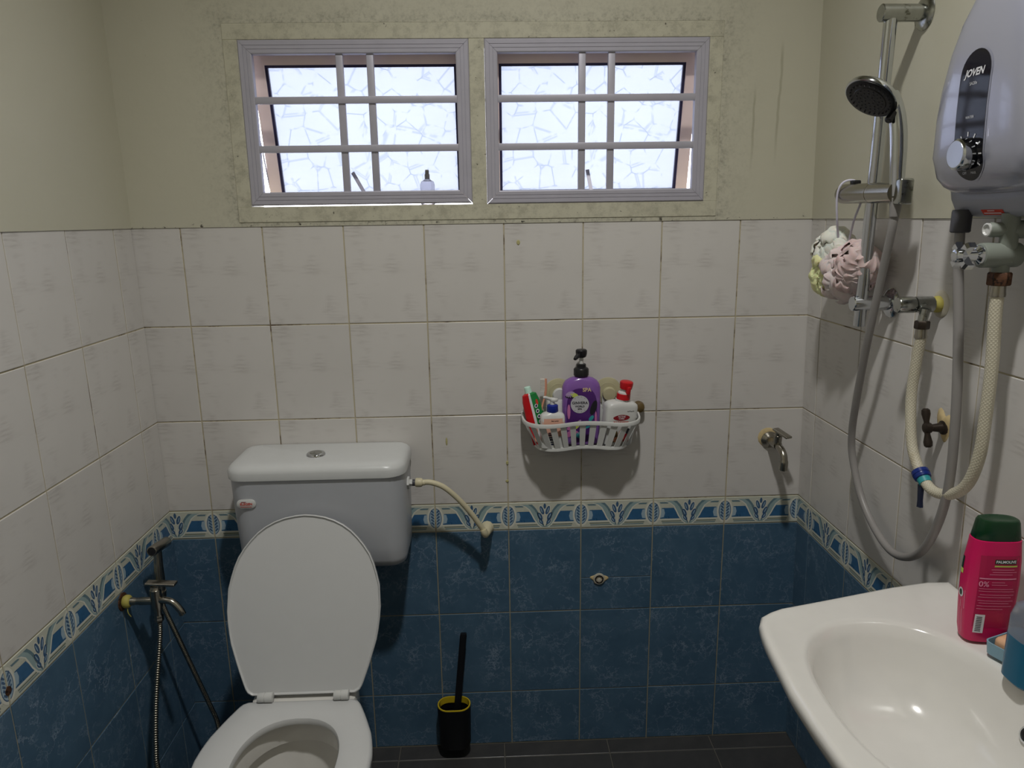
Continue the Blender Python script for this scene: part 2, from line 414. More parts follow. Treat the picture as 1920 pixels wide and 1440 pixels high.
def ell(cx, cy, a, b, rot=0, k=16, n=2):
    pts = []
    for i in range(k):
        t = 2 * pi * i / k; x = a * math.copysign(abs(cos(t)) ** (2 / n), cos(t)); y = b * math.copysign(abs(sin(t)) ** (2 / n), sin(t))
        pts.append((cx + x * cos(rot) - y * sin(rot), cy + x * sin(rot) + y * cos(rot)))
    return pts, [tuple(range(k))]
def rect(x0, x1, y0, y1): return [(x0, y0), (x1, y0), (x1, y1), (x0, y1)], [(0, 1, 2, 3)]
def RWp(y, z, off): return Vector((1.5933 - .0254 * (z - 1.1086) - off, y, z))
def LWp(y, z, off): return Vector((-.1148 - .0065 * (z - 1.1086) + off, y, z))

# ------------------------------------------------------------------ tiles
ROWS = [0, .1725, .427, .678, .7586, 1.008, 1.258, 1.506]
J = .0030
MESH = {}
def tile_mesh(wd, ht, m, key):
    k = (key, round(wd, 4), round(ht, 4))
    if k in MESH: return MESH[k]
    g = G(); a, b = J / 2, .0011; x0, x1, z0, z1 = a, wd - a, a, ht - a
    v = [(x0, .004, z0), (x1, .004, z0), (x1, .004, z1), (x0, .004, z1),
         (x0, .0008, z0), (x1, .0008, z0), (x1, .0008, z1), (x0, .0008, z1),
         (x0 + b, 0, z0 + b), (x1 - b, 0, z0 + b), (x1 - b, 0, z1 - b), (x0 + b, 0, z1 - b)]
    fc = [(8, 9, 10, 11)]
    for i in range(4): j = (i + 1) % 4; fc += [(i, j, j + 4, i + 4), (i + 4, j + 4, j + 8, i + 8)]
    me = bpy.data.meshes.new('tile'); me.from_pydata(v, [], fc); me.materials.append(m); me.update()
    MESH[k] = me; return me
def clip(poly, u0, u1):
    for lim, sg in ((u0, 1), (u1, -1)):
        out = []; n = len(poly)
        for i in range(n):
            a, b = poly[i], poly[(i + 1) % n]; ia, ib = sg * (a[0] - lim) >= 0, sg * (b[0] - lim) >= 0
            if ia: out.append(a)
            if ia != ib:
                t = (lim - a[0]) / (b[0] - a[0]); out.append((lim, a[1] + t * (b[1] - a[1])))
        poly = out
        if len(poly) < 3: return None
    return poly
def border_pattern():
    """printed pattern of one 200 mm border tile, u,v in 0..1, as (polygon, material index, layer)"""
    R = []
    def q(p, m, l): R.append((p, m, l))
    q([(0, .02), (1, .02), (1, .98), (0, .98)], 0, 0)
    def mir(p): return [(1 - x, y) for x, y in p][::-1]
    def both(p, m, l): q(p, m, l); q(mir(p), m, l)
    both([(.10, .24), (.385, .24), (.345, .40), (.315, .53), (.285, .66), (.12, .66)], 2, 1)
    both([(.10, .28), (.15, .30), (.165, .46), (.15, .62), (.10, .64)], 6, 2)
    both([(.09, .19), (.41, .19), (.40, .235), (.09, .235)], 1, 3)
    both([(.12, .12), (.43, .12), (.42, .165), (.12, .165)], 7, 3)
    both([(.13, .06), (.46, .06), (.45, .095), (.13, .095)], 5, 3)
    both([(.10, .83), (.20, .83), (.225, .89), (.085, .89)], 5, 3)
    # ribbons
    Lo = [(.17, .93), (.24, .86), (.295, .74), (.33, .56), (.365, .36), (.42, .14), (.465, .05)]
    Li = [(.325, .93), (.37, .80), (.405, .66), (.43, .50), (.455, .32), (.48, .18), (.5, .05)]
    for i in range(6):
        both([Lo[i], Lo[i + 1], Li[i + 1], Li[i]], 4, 4)
        mid0 = tuple((Lo[i][c] * .35 + Li[i][c] * .65) for c in (0, 1)); mid1 = tuple((Lo[i + 1][c] * .35 + Li[i + 1][c] * .65) for c in (0, 1))
        both([mid0, mid1, Li[i + 1], Li[i]], 5, 5)
        o0 = (Lo[i][0] - .018, Lo[i][1] - .01); o1 = (Lo[i + 1][0] - .018, Lo[i + 1][1] - .01)
        both([o0, o1, Lo[i + 1], Lo[i]], 1, 5)
    # centre sprig
    def e(cx, cy, a, b, r, m, l, k=12): q([(cx + (x * cos(r) - y * sin(r)), cy + (x * sin(r) + y * cos(r)) * 2.5) for x, y in [(a * cos(2 * pi * i / k), b * sin(2 * pi * i / k)) for i in range(k)]], m, l)
    q([(.492, .05), (.508, .05), (.503, .8), (.497, .8)], 1, 5)
    e(.5, .86, .018, .042, 0, 3, 6)
    for sx in (1, -1):
        for (dx, cy, ln, r) in ((.040, .70, .070, -.30), (.062, .47, .062, -.40), (.052, .26, .045, -.55)):
            e(.5 + sx * dx, cy, .033, ln + .012, sx * r, 1, 5); e(.5 + sx * dx, cy, .026, ln, sx * r, 3, 6)
            e(.5 + sx * (dx + .006), cy + .01, .006, ln * .6, sx * r, 6, 7)
    # half ovals at both ends
    for cx in (0, 1):
        def o_(a, b, m, l): q([(cx + a * cos(2 * pi * i / 28), .50 + b * sin(2 * pi * i / 28)) for i in range(28)], m, l)
        o_(.112, .46, 1, 6); o_(.086, .385, 3, 7); o_(.077, .355, 6, 8)
        for sx in (1, -1):
            for i in range(5):
                y = .27 + i * .115
                q([(cx + sx * .012, y - .03), (cx + sx * .03, y - .03), (cx + sx * .062, y + .05), (cx + sx * .05, y + .10), (cx + sx * .026, y + .04)], 3, 9)
        q([(cx - .007, .12), (cx + .007, .12), (cx + .007, .88), (cx - .007, .88)], 1, 10)
    return R
BP = border_pattern(); BMATS = [B_BASE, B_WHITE, B_BLUE, B_NAVY, B_TEAL, B_TEALD, B_PALE, B_LINE]
def border_mesh(u0, u1, ht):
    k = ('border', round(u0, 4), round(u1, 4))
    if k in MESH: return MESH[k]
    W = .2; wd = (u1 - u0) * W; base = tile_mesh(wd, ht, B_BASE, 'bb')
    v = [tuple(p.co) for p in base.vertices]; fc = [tuple(p.vertices) for p in base.polygons]; mi = [0] * len(fc)
    e = (J / 2 + .0012) / W
    for poly, m, l in BP:
        p = clip(poly, u0 + e, u1 - e)
        if not p: continue
        n0 = len(v); v += [((x - u0) * W, -.00004 * (l + 1), J / 2 + .001 + y * (ht - J - .002)) for x, y in p]
        fc.append(tuple(range(n0, n0 + len(p)))); mi.append(m)
    me = bpy.data.meshes.new('border_tile'); me.from_pydata(v, [], fc)
    for m in BMATS: me.materials.append(m)
    me.polygons.foreach_set('material_index', mi); me.update()
    bm = bmesh.new(); bm.from_mesh(me)
    for fcx in bm.faces:
        if fcx.material_index or all(abs(vv.co.y) < 1e-3 for vv in fcx.verts):
            if fcx.normal.y > 0: fcx.normal_flip()
    bm.to_mesh(me); bm.free()
    MESH[k] = me; return me
def lay_tiles(wall, lines, u_start, u_end, ucell):
    """lines: sorted cut positions incl. ends; ucell(u)-> fraction inside border cell at u"""
    for a, b in zip(lines, lines[1:]):
        for r in range(7):
            z0, z1 = ROWS[r], ROWS[r + 1]
            if r == 3:
                fr = ucell(a); me = border_mesh(fr, fr + (b - a) / .2, z1 - z0); nm = 'border_tile'
            elif r < 3: me = tile_mesh(b - a, z1 - z0, TB, 'b'); nm = 'tile'
            else: me = tile_mesh(b - a, z1 - z0, TW, 'w'); nm = 'tile'
            if r == 2 and wall.name == 'wall_back' and abs(a - 1.0) < .01:
                zc = .527; o2 = bpy.data.objects.new('tile', tile_mesh(b - a, z1 - zc, TB, 'b')); COL.objects.link(o2); o2.parent = wall; o2.location = (a, 0, zc - .0014)
                me = tile_mesh(b - a, zc - z0, TB, 'b')
            o = bpy.data.objects.new(nm, me); COL.objects.link(o); o.parent = wall
            o.location = (a, random.uniform(-.0003, .0003), z0); o.rotation_euler = (random.uniform(-.001, .001), 0, random.uniform(-.0016, .0016))
CEIL = 3.12; YF = -2.35
# back wall: grouted masonry below, stained paint above with the window opening
g = G(); g.add(box(-.16, 1.66, .0014, .13, -.06, 1.506), 0)
for bx in ((-.16, .148), (1.334, 1.66)): g.add(box(bx[0], bx[1], -.0018, .13, 1.5042, CEIL), 1)
g.add(box(.148, 1.334, -.0018, .13, 1.968, CEIL), 1); g.add(box(.148, 1.334, -.0018, .13, 1.5042, 1.515), 1)
wb = tag(g.make('wall_back', [GROUT, PAINTW], smooth=False), 'back wall, smudged white tiles over a patterned blue border and blue tiles, cream paint on top', 'wall', kind='structure')
for gx, gz, gw, gh in ((.799, .873, .004, .006), (.798, .821, .005, .004), (.638, .937, .003, .013), (.836, 1.456, .005, .007)):
    v_, f_ = sup(gx, gz, 0, gw, gh, 2, 10), [tuple(range(10))]; obj('glue_mark', *loft([[(p[0], .0005, p[1]) for p in v_], [(gx + (p[0] - gx) * .7, -.0015, gz + (p[1] - gz) * .7) for p in v_]]), mat('old_glue', (178, 172, 122), .6), wb)
lay_tiles(wb, [-.128] + [.2 * i for i in range(8)] + [1.632], 0, 0, lambda u: .36 if u < -.01 else 0)
def side_wall(name, label, p0, ang, rz, lines, ucell, x0, x1):
    g = G(); g.add(box(x0, x1, .0014, .12, -.06, 1.506), 0); g.add(box(x0, x1, -.0018, .12, 1.5042, CEIL), 1)
    o = tag(g.make(name, [GROUT, PAINT], smooth=False), label, 'wall', kind='structure')
    o.matrix_world = Matrix.Translation((p0, 0, 1.1086)) @ Matrix.Rotation(ang, 4, 'Y') @ Matrix.Rotation(rz, 4, 'Z') @ Matrix.Translation((0, 0, -1.1086))
    lay_tiles(o, lines, 0, 0, ucell); return o
dl = [.0889 + .2 * i for i in range(12)]
wl = side_wall('wall_left', 'left wall, smudged white tiles over the patterned border and blue tiles, behind the bidet tap', -.1148, -.0065, pi / 2, [-x for x in dl[::-1]] + [0], lambda u: 0, -2.33, .0)
dr = [.0749 + .2 * i for i in range(12)]
wr = side_wall('wall_right', 'right wall with shower rail and heater, white tiles over the patterned border', 1.5933, -.0254, -pi / 2, [0] + dr, lambda u: .6255 if u < .01 else 0, .0, 2.33)
g = G(); g.add(box(-.3, 1.8, .0014, .12, -.06, 1.506), 0)
g.add(box(-.3, 1.8, -.0018, .12, 1.5042, CEIL), 1)
wf = tag(g.make('wall_front', [GROUT, PAINT], smooth=False), 'front wall facing the window wall, tiled below and painted above', 'wall', kind='structure')
wf.matrix_world = Matrix.Translation((1.6, YF, 0)) @ Matrix.Rotation(pi, 4, 'Z')
lay_tiles(wf, [.2 * i for i in range(9)], 0, 0, lambda u: 0)
dn = thing('door_1', 'plain closed door in the front wall', 'door', (.75, YF, 0), kind='structure')
obj('door_leaf', *rbox(.42, 1.12, YF + .012, YF + .045, .01, 2.0, .003), DOORM, dn)
for x in (.37, 1.12): obj('door_jamb', *box(x, x + .05, YF + .001, YF + .055, 0, 2.05), BOARD, dn, smooth=False)
obj('door_head', *box(.42, 1.12, YF + .001, YF + .055, 2.0, 2.05), BOARD, dn, smooth=False)
obj('door_knob', *turn((1.06, YF + .045, 1.0), (0, 1, 0), [(0, .02), (.01, .012), (.03, .012), (.04, .026), (.06, .024), (.066, .01)]), STEEL, dn)
tag(obj('ceiling', *box(-.4, 1.9, YF - .1, .2, CEIL, CEIL + .08), PAINT, smooth=False), 'plain cream painted ceiling over the bathroom', 'ceiling', kind='structure')
fl = tag(obj('floor', *box(-.3, 1.8, YF - .1, .14, -.08, -.0018), mat('dark_grout', (92, 90, 84), .7, var=.2), smooth=False), 'dark grey tiled bathroom floor, damp along the back wall', 'floor', kind='structure')
fx = [.472 - .305 * i for i in (2, 1)] + [.472 + .305 * i for i in range(5)]
fx[0] = -.15
fy = [0.0, -.058] + [-.058 - .305 * i for i in range(1, 8)] + [YF]
for a, b in zip(fx, fx[1:]):
    for c, d in zip(fy, fy[1:]):
        wd, ht = b - a, c - d
        o = bpy.data.objects.new('tile', tile_mesh(wd, ht, FT, 'f')); COL.objects.link(o); o.parent = fl
        o.location = (a, d, random.uniform(-.0004, .0002)); o.rotation_euler = (-pi / 2, 0, 0)
        # local z -> world y ; local -y -> world z
        o.rotation_euler = (-pi / 2, 0, 0)
        o.scale = (1, 1, 1)

# ------------------------------------------------------------------ window surround and windows
tr = thing('trim_1', 'cracked cream timber surround framing the two grilled windows', 'window surround', (.741, 0, 1.515), kind='structure')
for (x0, x1, z0, z1) in ((.148, .1821, 1.5505, 1.932), (1.3007, 1.334, 1.5505, 1.932), (.7235, .7602, 1.5505, 1.932)):
    obj('board', *rbox(x0, x1, -.0034, .10, z0, z1, .0012, 1), BOARD, tr, smooth=False)
obj('board', *rbox(.148, 1.334, -.0034, .10, 1.9315, 1.9675, .0012, 1), BOARD, tr, smooth=False)
obj('board', *rbox(.148, 1.334, -.0036, .14, 1.5140, 1.5515, .0012, 1), BOARD, tr, smooth=False)
PRO = [(0, .012), (0, -.0035), (.0025, -.006), (.011, -.006), (.0113, -.005), (.0123, -.005), (.0126, -.006), (.0195, -.006), (.0198, -.005), (.0206, -.005), (.0209, -.006), (.0285, -.006), (.031, -.0045), (.031, .012)]
def mitre(x0, x1, z0, z1, side):
    a, b = [], []
    for w_, y in PRO:
        if side == 'b': a.append((x0 + w_, y, z0 + w_)); b.append((x1 - w_, y, z0 + w_))
        if side == 't': a.append((x0 + w_, y, z1 - w_)); b.append((x1 - w_, y, z1 - w_))
        if side == 'l': a.append((x0 + w_, y, z0 + w_)); b.append((x0 + w_, y, z1 - w_))
        if side == 'r': a.append((x1 - w_, y, z0 + w_)); b.append((x1 - w_, y, z1 - w_))
    e = .0004
    return loft([a, b])
def window(n, x0, x1, vx, px0, px1, label, stay):
    z0, z1 = (1.5545 if n == 1 else 1.5515), 1.9308
    t = thing('window_%d' % n, label, 'window', ((x0 + x1) / 2, 0, z0), kind='structure')
    i = .0006
    for sd in 'btlr':
        obj('frame_rail', *mitre(x0 + (i if sd in 'bt' else 0), x1 - (i if sd in 'bt' else 0), z0, z1, sd), ALU, t, smooth=False)
    ix0, ix1 = x0 + .031, x1 - .031
    for zc in (1.797, 1.686): obj('grille_bar', *rbox(ix0 - .001, ix1 + .001, -.0052, .004, zc - .0082, zc + .0082, .0015, 2), ALU, t)
    for xc in vx: obj('grille_bar', *rbox(xc - .0085, xc + .0085, -.0012, .010, z0 + .029, z1 - .029, .0015, 2), ALU, t)
    # top hung sash, swung outwards at the bottom
    hz, hy, A = 1.926, .045, radians(12.5)
    def sw(v):
        return [Vector((p[0], hy + (p[1] - hy) * cos(A) - (p[2] - hz) * sin(A), hz + (p[1] - hy) * sin(A) + (p[2] - hz) * cos(A))) for p in v]
    sx0, sx1, sz0, sz1 = px0 - .029, px1 + .029, 1.562, 1.926
    pz0, pz1 = 1.574, 1.886
    g = G()
    for b in ((sx0, sx1, pz1, sz1), (sx0, sx1, sz0, pz0), (sx0, px0, pz0, pz1), (px1, sx1, pz0, pz1)): g.add(box(b[0], b[1], .030, .058, b[2], b[3]))
    sash = obj('sash', sw(g.v), g.f, WINSASH, t, smooth=False)
    g = G(); q = .0065
    for b in ((px0, px1, pz1 - q, pz1), (px0, px1, pz0, pz0 + q), (px0, px0 + q, pz0 + q, pz1 - q), (px1 - q, px1, pz0 + q, pz1 - q)): g.add(box(b[0], b[1], .036, .046, b[2], b[3]))
    obj('gasket', sw(g.v), g.f, GASKET, sash, smooth=False)
    v, fc = box(px0 + .002, px1 - .002, .040, .0435, pz0 + .002, pz1 - .002)
    obj('pane', sw(v), fc, PANE, sash, smooth=False)
    (ax, az), (bx, bz) = stay
    d = Vector((bx - ax, 0, bz - az)); nrm = Vector((-d.z, 0, d.x)).normalized() * .0045
    P0, P1 = Vector((ax, .055, az)), Vector((bx, .03, bz))
    g = G(); g.add(loft([[P0 - nrm, P0 + nrm, P0 + nrm + Vector((0, .003, 0)), P0 - nrm + Vector((0, .003, 0))], [P1 - nrm, P1 + nrm, P1 + nrm + Vector((0, .003, 0)), P1 - nrm + Vector((0, .003, 0))]]))
    g.make('stay_arm', ALU, t, smooth=False)
    for sx in (sx0 - .004, ):
        obj('stay_arm', *tube([(sx, .02, 1.80), (sx + .002, .07, 1.70), (sx + .004, .105, 1.60)], .0018, 6), ALU, t)
window(1, .1822, .7234, (.4165, .489), .228, .692, 'left window, grey aluminium grille over bright patterned glass tilted outward', ((.4225, 1.634), (.460, 1.570)))
window(2, .7603, 1.3006, (.9945, 1.0655), .795, 1.258, 'right window, grey aluminium grille over bright patterned glass tilted outward', ((1.0165, 1.634), (1.026, 1.570)))
t = thing('spray_bottle', 'small clear spray bottle with a grey cap on the sill of the left window', 'bottle', (.609, .06, 1.5515))
obj('bottle_body', *turn((.609, .06, 1.5515), (0, 0, 1), [(0, .016), (.003, .0185), (.05, .0185), (.058, .016), (.063, .008), (.066, .006)], 20), CLEARP, t)
obj('pump_collar', *turn((.609, .06, 1.6175), (0, 0, 1), [(0, .0065), (.010, .0065), (.0105, .0052), (.020, .0050), (.021, .004)], 16), GREYHOSE, t)

# ------------------------------------------------------------------ cistern
t = thing('toilet_cistern', 'white plastic toilet cistern mounted on the wall behind the raised seat lid', 'cistern', (.325, -.02, .655))
def tk(z, ins, d, r): return rrect(.109 + ins, .541 - ins * .6, -d, -.004, (r, r, .012, .012), z, 6)
obj('tank', *loft([tk(.655, .034, .140, .03), tk(.657, .024, .150, .035), tk(.664, .014, .160, .04), tk(.680, .008, .166, .045), tk(.72, .006, .170, .05), tk(.80, .003, .174, .05), tk(.903, .001, .178, .05)]), CISTM, t)
def lk(z, ins, d): return rrect(.1065 + ins, .5445 - ins, -d, -.003, (.05, .05, .014, .014), z, 6)
lid = obj('cistern_lid', *loft([lk(.9035, .004, .177), lk(.905, .0, .183), lk(.922, .0, .184), lk(.930, .003, .181), lk(.936, .009, .175), lk(.9395, .018, .166), lk(.941, .032, .15)]), LIDM, t)
fb = obj('flush_button', *turn((.3145, -.098, .9405), (0, 0, 1), [(0, .024), (.004, .0235), (.0065, .021), (.0068, .019)], 28), CHROME, lid)
obj('button_plate', *turn((.3145, -.098, .9412), (0, 0, 1), [(0, .0165), (.0055, .0165), (.0068, .015), (.0064, .004)], 28), CHROME_OLD, fb)
g = G(); rr = [[(x, -.1762 - dd, z) for x, z in [(cx + r_ * cos(a), .8455 + r_ * sin(a)) for cx, s0 in ((.1685, -pi / 2), (.1455, pi / 2)) for a in [s0 + pi * i / 8 for i in range(9)] for r_ in [rad]]] for dd, rad in ((0, .0115), (.002, .0118), (.003, .0105))]
obj('badge', *loft(rr), WHITE_PL, t)
g = G()
tx = text_mesh('ELEGEN', .0085, bold=.0003); g.add(onto(tx, lambda x, y: (.157 + x * 1.0, -.1796, .8455 + y)))
g.add(onto(rect(-.012, 0, .0045, .0062), lambda x, y: (.157 + x, -.1796, .8455 + y)), 1); g.add(onto(rect(-.014, .013, -.0075, -.0062), lambda x, y: (.157 + x, -.1796, .8455 + y)))
g.make('badge_print', [REDL, MAROON], t, smooth=False)
# ------------------------------------------------------------------ cistern supply hose
t = thing('water_supply_hose', 'short cream water hose from the cistern side to the wall', 'hose', (.739, 0, .686))
g = G()
obj('inlet_nut', *turn((.539, -.09, .857), (1, 0, 0), [(0, .0165), (.006, .0165), (.0065, .009), (.014, .009)], 6), WHITE_PL, t)
obj('inlet_thread', *turn((.5525, -.09, .857), (1, 0, 0), [(0, .0085), (.008, .0085)], 16), DARKRUB, t)
pr = []
nut = turn((.560, -.09, .8575), (1, 0, -.04), [(0, .0105), (.003, .0118), (.014, .0118), (.018, .010), (.0185, .008), (.024, .0078)], 14); obj('hose_nut', *nut, CREAMHOSE, t)
P = spline([(.580, -.09, .857), (.60, -.0905, .8565), (.632, -.088, .842), (.667, -.08, .806), (.700, -.070, .760), (.722, -.062, .722), (.735, -.055, .700)], 8)
obj('hose', *tube(P, .0072, 12), CREAMHOSE, t)
obj('wall_nut', *turn((.741, -.001, .689), (-.06, -1, .12), [(0, .018), (.006, .0185), (.010, .0155), (.030, .0145), (.034, .012), (.050, .012), (.054, .009)], 12), CREAMHOSE, t)
obj('elbow', *tube(spline([(.738, -.035, .692), (.737, -.055, .692), (.734, -.062, .700), (.731, -.062, .709)], 5), .0095, 12), CREAMHOSE, t)

# ------------------------------------------------------------------ toilet pan, seat and lid
HW = [(0, .66), (.012, .715), (.04, .755), (.155, .85), (.305, .955), (.45, 1), (.6, .985), (.70, .925), (.78, .85), (.85, .735), (.91, .60), (.95, .47), (.98, .31), (.995, .15), (1, 0)]
def hwf(s):
    for (a, b), (c, d) in zip(HW, HW[1:]):
        if s <= c: return b + (d - b) * (s - a) / (c - a)
    return 0
def egg(cx, yb, ln, hw, z, sc=1.0, dx=0.0, kk=26, off=0):
    """closed outline; hinge edge at y=yb, tip at y=yb-ln"""
    R_ = []; L_ = []
    for i in range(kk):
        s = (1 - cos(pi * i / (kk - 1))) / 2
        R_.append((cx + dx * s + hwf(s) * hw, yb - ln * s)); L_.append((cx + dx * s - hwf(s) * hw, yb - ln * s))
    e_ = [(R_[0][0] * (1 - q / 8) + L_[0][0] * q / 8, yb) for q in range(1, 8)]
    pts = R_[:-1] + L_[::-1] + e_[::-1]
    if sc != 1.0:
        my = yb - ln * .5; mx = cx + dx * .5; pts = [(mx + (x - mx) * sc, my + (y - my) * sc) for x, y in pts]
    return [(x, y, z) for x, y in pts]
CX, YB, LN, HWD = .299, -.348, .396, .186
t = thing('toilet', 'white toilet with its lid raised against the cistern', 'toilet', (.30, -.45, 0))
def bw(z, sc, ln=LN, hw=HWD, yb=YB): return egg(CX, yb, ln, hw, z, sc, .016)
foot = [egg(CX, -.20, .40, .105, 0.0, 1, .01), egg(CX, -.20, .40, .105, .06, .97, .01), egg(CX, -.22, .40, .11, .15, .96, .012), egg(CX, -.26, .42, .135, .24, .98, .014), egg(CX, -.29, .435, .168, .33, .99, .016), egg(CX, YB + .004, LN, HWD - .004, .375, 1, .016), egg(CX, YB + .004, LN, HWD - .004, .398, 1, .016), egg(CX, YB, LN, HWD - .01, .402, .97, .016)]
cen = (CX + .012, -.535)
def hole(a, b, z, n=2.2, cy=-.535):
    out = []
    for p in egg(CX, YB, LN, HWD, z, 1, .016):
        th = atan2((p[1] - (-.525)) / .22, (p[0] - (CX + .008)) / .18)
        bb = b
        out.append((cen[0] + a * math.copysign(abs(cos(th)) ** (2 / n), cos(th)), cy + bb * math.copysign(abs(sin(th)) ** (2 / n), sin(th)), z))
    return out
inner = [hole(.122, .155, .402), hole(.116, .150, .398), hole(.112, .146, .375), hole(.113, .147, .345), hole(.128, .160, .335), hole(.125, .158, .31), hole(.10, .13, .25, 2), hole(.07, .09, .20, 2, -.50), hole(.05, .06, .17, 2, -.47), hole(.045, .05, .10, 2, -.44)]
pan = obj('bowl', *loft(foot + inner), CERAMIC, t)
obj('water', *loft([hole(.068, .088, .196, 2, -.50), hole(.066, .086, .1975, 2, -.50)]), WATERM, t)
obj('rear_deck', *loft([rrect(.22, .385, -.36, -.10, .03, 0, 4), rrect(.22, .385, -.36, -.10, .03, .20, 4), rrect(.195, .41, -.365, -.20, .03, .33, 4), rrect(.180, .425, -.370, -.275, .03, .405, 4), rrect(.183, .422, -.367, -.277, .03, .4165, 4), rrect(.190, .415, -.36, -.28, .03, .4205, 4)]), CERAMIC, t)
sa = [egg(CX, YB, LN, HWD, .404, .985, .016), egg(CX, YB, LN, HWD, .408, 1, .016), egg(CX, YB, LN, HWD, .416, 1, .016), egg(CX, YB, LN, HWD, .4215, .985, .016), egg(CX, YB, LN, HWD, .424, .955, .016)]
sb = [hole(.120, .148, .4235, 2.3, -.547), hole(.110, .138, .419, 2.3, -.547), hole(.107, .135, .412, 2.3, -.547), hole(.109, .137, .404, 2.3, -.547)]
obj('seat_ring', *loft(sa + sb + [sa[0]], False, False), SEATM, t)
# lid, hinged at the back and leaning on the cistern
HY = -.352
hy, hz, LA = -.334, .429, radians(72)
def raise_(pts, tk_):
    out = []
    for x, y, _ in pts:
        s = (YB - y)              # distance from hinge along the lid
        out.append((CX + (x - CX) * 1.0 - .0 * s, hy + s * cos(LA) * 1 - tk_ * sin(LA), hz + s * sin(LA) + tk_ * cos(LA)))
    return out
LL = .418
def lg(sc, tk_): return raise_(egg(CX + .0045, YB, LL, HWD * .975, 0, sc, .001), tk_)
ld = obj('seat_lid', *loft([lg(.93, -.008), lg(.985, -.005), lg(1, .0), lg(1, .008), lg(.990, .0095), lg(.980, .008), lg(.974, .0055), lg(.5, .0055), lg(.1, .0055)]), SEATM, t)
g = G(); g.add(onto(rect(-.028, .028, 0, .004), lambda x, y: Vector(raise_([(CX + x + .002, YB - LL + .001 + y, 0)], .0098)[0])))
for hx_ in (.218, .394):
    h = obj('hinge', *turn((hx_ - .0175, HY, .4345), (1, 0, 0), [(0, .0095), (.002, .0110), (.016, .0110), (.0165, .0098), (.0175, .0098), (.018, .0115), (.034, .0115), (.035, .0100)], 18), WHITE_PL, t)
    obj('hinge_foot', *rbox(hx_ - .015, hx_ + .014, HY - .004, HY + .016, .422, .434, .002), WHITE_PL, h)
# ------------------------------------------------------------------ toilet brush
t = thing('brush_holder', 'black wall holder with a yellow inner rim, near the floor right of the toilet', 'holder', (.635, -.005, .04))
hx = .635
def hr(z, a, b, cy=-.040): return rrect(hx - a, hx + a, cy - b, cy + b, min(a, b) * .96, z, 6)
obj('holder_shell', *loft([hr(.036, .036, .024), hr(.038, .042, .030), (hr(.046, .045, .033)), hr(.160, .0475, .034), hr(.166, .0475, .034), hr(.166, .0455, .032), hr(.13, .044, .031)], True, False), HOLDERM, t)
obj('holder_rim', *loft([hr(.1655, .0470, .0335), hr(.1685, .0465, .033), hr(.1685, .0435, .030), hr(.150, .0425, .029), hr(.148, .0440, .031)], False, False), YELLOWP, t)
obj('holder_floor', *loft([hr(.12, .040, .027), hr(.121, .040, .027)]), HOLDERM, t)
t = thing('toilet_brush', 'black toilet brush standing in the yellow rimmed holder', 'brush', (.645, -.05, .12))
a, b = Vector((.642, -.040, .135)), Vector((.668, -.03, .384))
v, fc = loft([[a.lerp(b, s) + Vector((sx * rr_, sy * rr_ * .6, 0)) for sx, sy in ((-1, -.6), (-.6, -1), (.6, -1), (1, -.6), (1, .6), (.6, 1), (-.6, 1), (-1, .6))] for s, rr_ in ((0, .011), (.1, .0095), (.97, .0095), (1, .008))])
obj('handle', v, fc, HOLDERM, t)
obj('brush_head', *loft([hr(.05, .026, .014), hr(.12, .03, .016), hr(.138, .028, .014)]), HOLDERM, t)

# ------------------------------------------------------------------ capped pipe stub
t = thing('pipe_stub', 'capped pipe end set in crumbling putty in the blue tiles', 'pipe', (1.052, 0, .523))
pp = [(1.052 + (.018 + .004 * sin(3 * a_ + 1) + .006 * max(0, cos(a_)) ** 4 + .010 * max(0, -cos(a_ + .2)) ** 8) * cos(a_), -.0012, .523 + (.0155 + .002 * sin(5 * a_)) * sin(a_)) for a_ in [2 * pi * i / 24 for i in range(24)]]
obj('putty', *loft([[(x, -.0002, z) for x, y, z in pp], [(1.052 + (x - 1.052) * .85, -.0025, .523 + (z - .523) * .85) for x, y, z in pp]]), CALK, t)
obj('pipe_collar', *turn((1.052, -.001, .524), (0, -1, 0), [(0, .0165), (.004, .0160), (.005, .0125), (.002, .0118)], 20), PUTTYW, t)
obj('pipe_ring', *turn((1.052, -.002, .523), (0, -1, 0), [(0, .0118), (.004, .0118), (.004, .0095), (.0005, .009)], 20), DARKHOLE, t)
obj('pipe_cap', *turn((1.052, -.0025, .521), (0, -1, 0), [(0, .0062), (.005, .0060), (.006, .003)], 14), PUTTYW, t)

# ------------------------------------------------------------------ wall tap on the back wall
t = thing('wall_tap', 'steel wall tap with a square lever between the basket and the right corner', 'tap', (1.508, 0, .925))
obj('putty_ring', *turn((1.506, -.0005, .928), (0, -1, 0), [(0, .027), (.002, .025), (.004, .018)], 14), CALK, t)
obj('flange', *turn((1.510, -.001, .922), (0, -1, 0), [(0, .023), (.002, .0235), (.006, .021), (.012, .014), (.016, .0115)], 24), STEEL, t)
bd = obj('tap_body', *cyl((1.510, -.010, .922), (1.512, -.058, .922), .0115), STEEL, t)
obj('valve_neck', *turn((1.512, -.050, .918), (.02, -.1, 1), [(0, .011), (.03, .011), (.031, .0085), (.040, .0085)], 16), STEEL, t)
obj('spout', *tube(spline([(1.512, -.045, .920), (1.513, -.075, .918), (1.514, -.092, .905), (1.514, -.097, .888), (1.5135, -.097, .868)], 6), .0098, 14, rf=lambda i: .0095 if i < 17 else .0108), STEEL, t)
lv = Matrix.Translation((1.514, -.052, .960)) @ Matrix.Rotation(.35, 4, 'Z') @ Matrix.Rotation(radians(12), 4, 'X')
obj('lever', *xform(rbox(-.010, .010, -.040, .014, -.003, .003, .002), lv), STEEL, t)

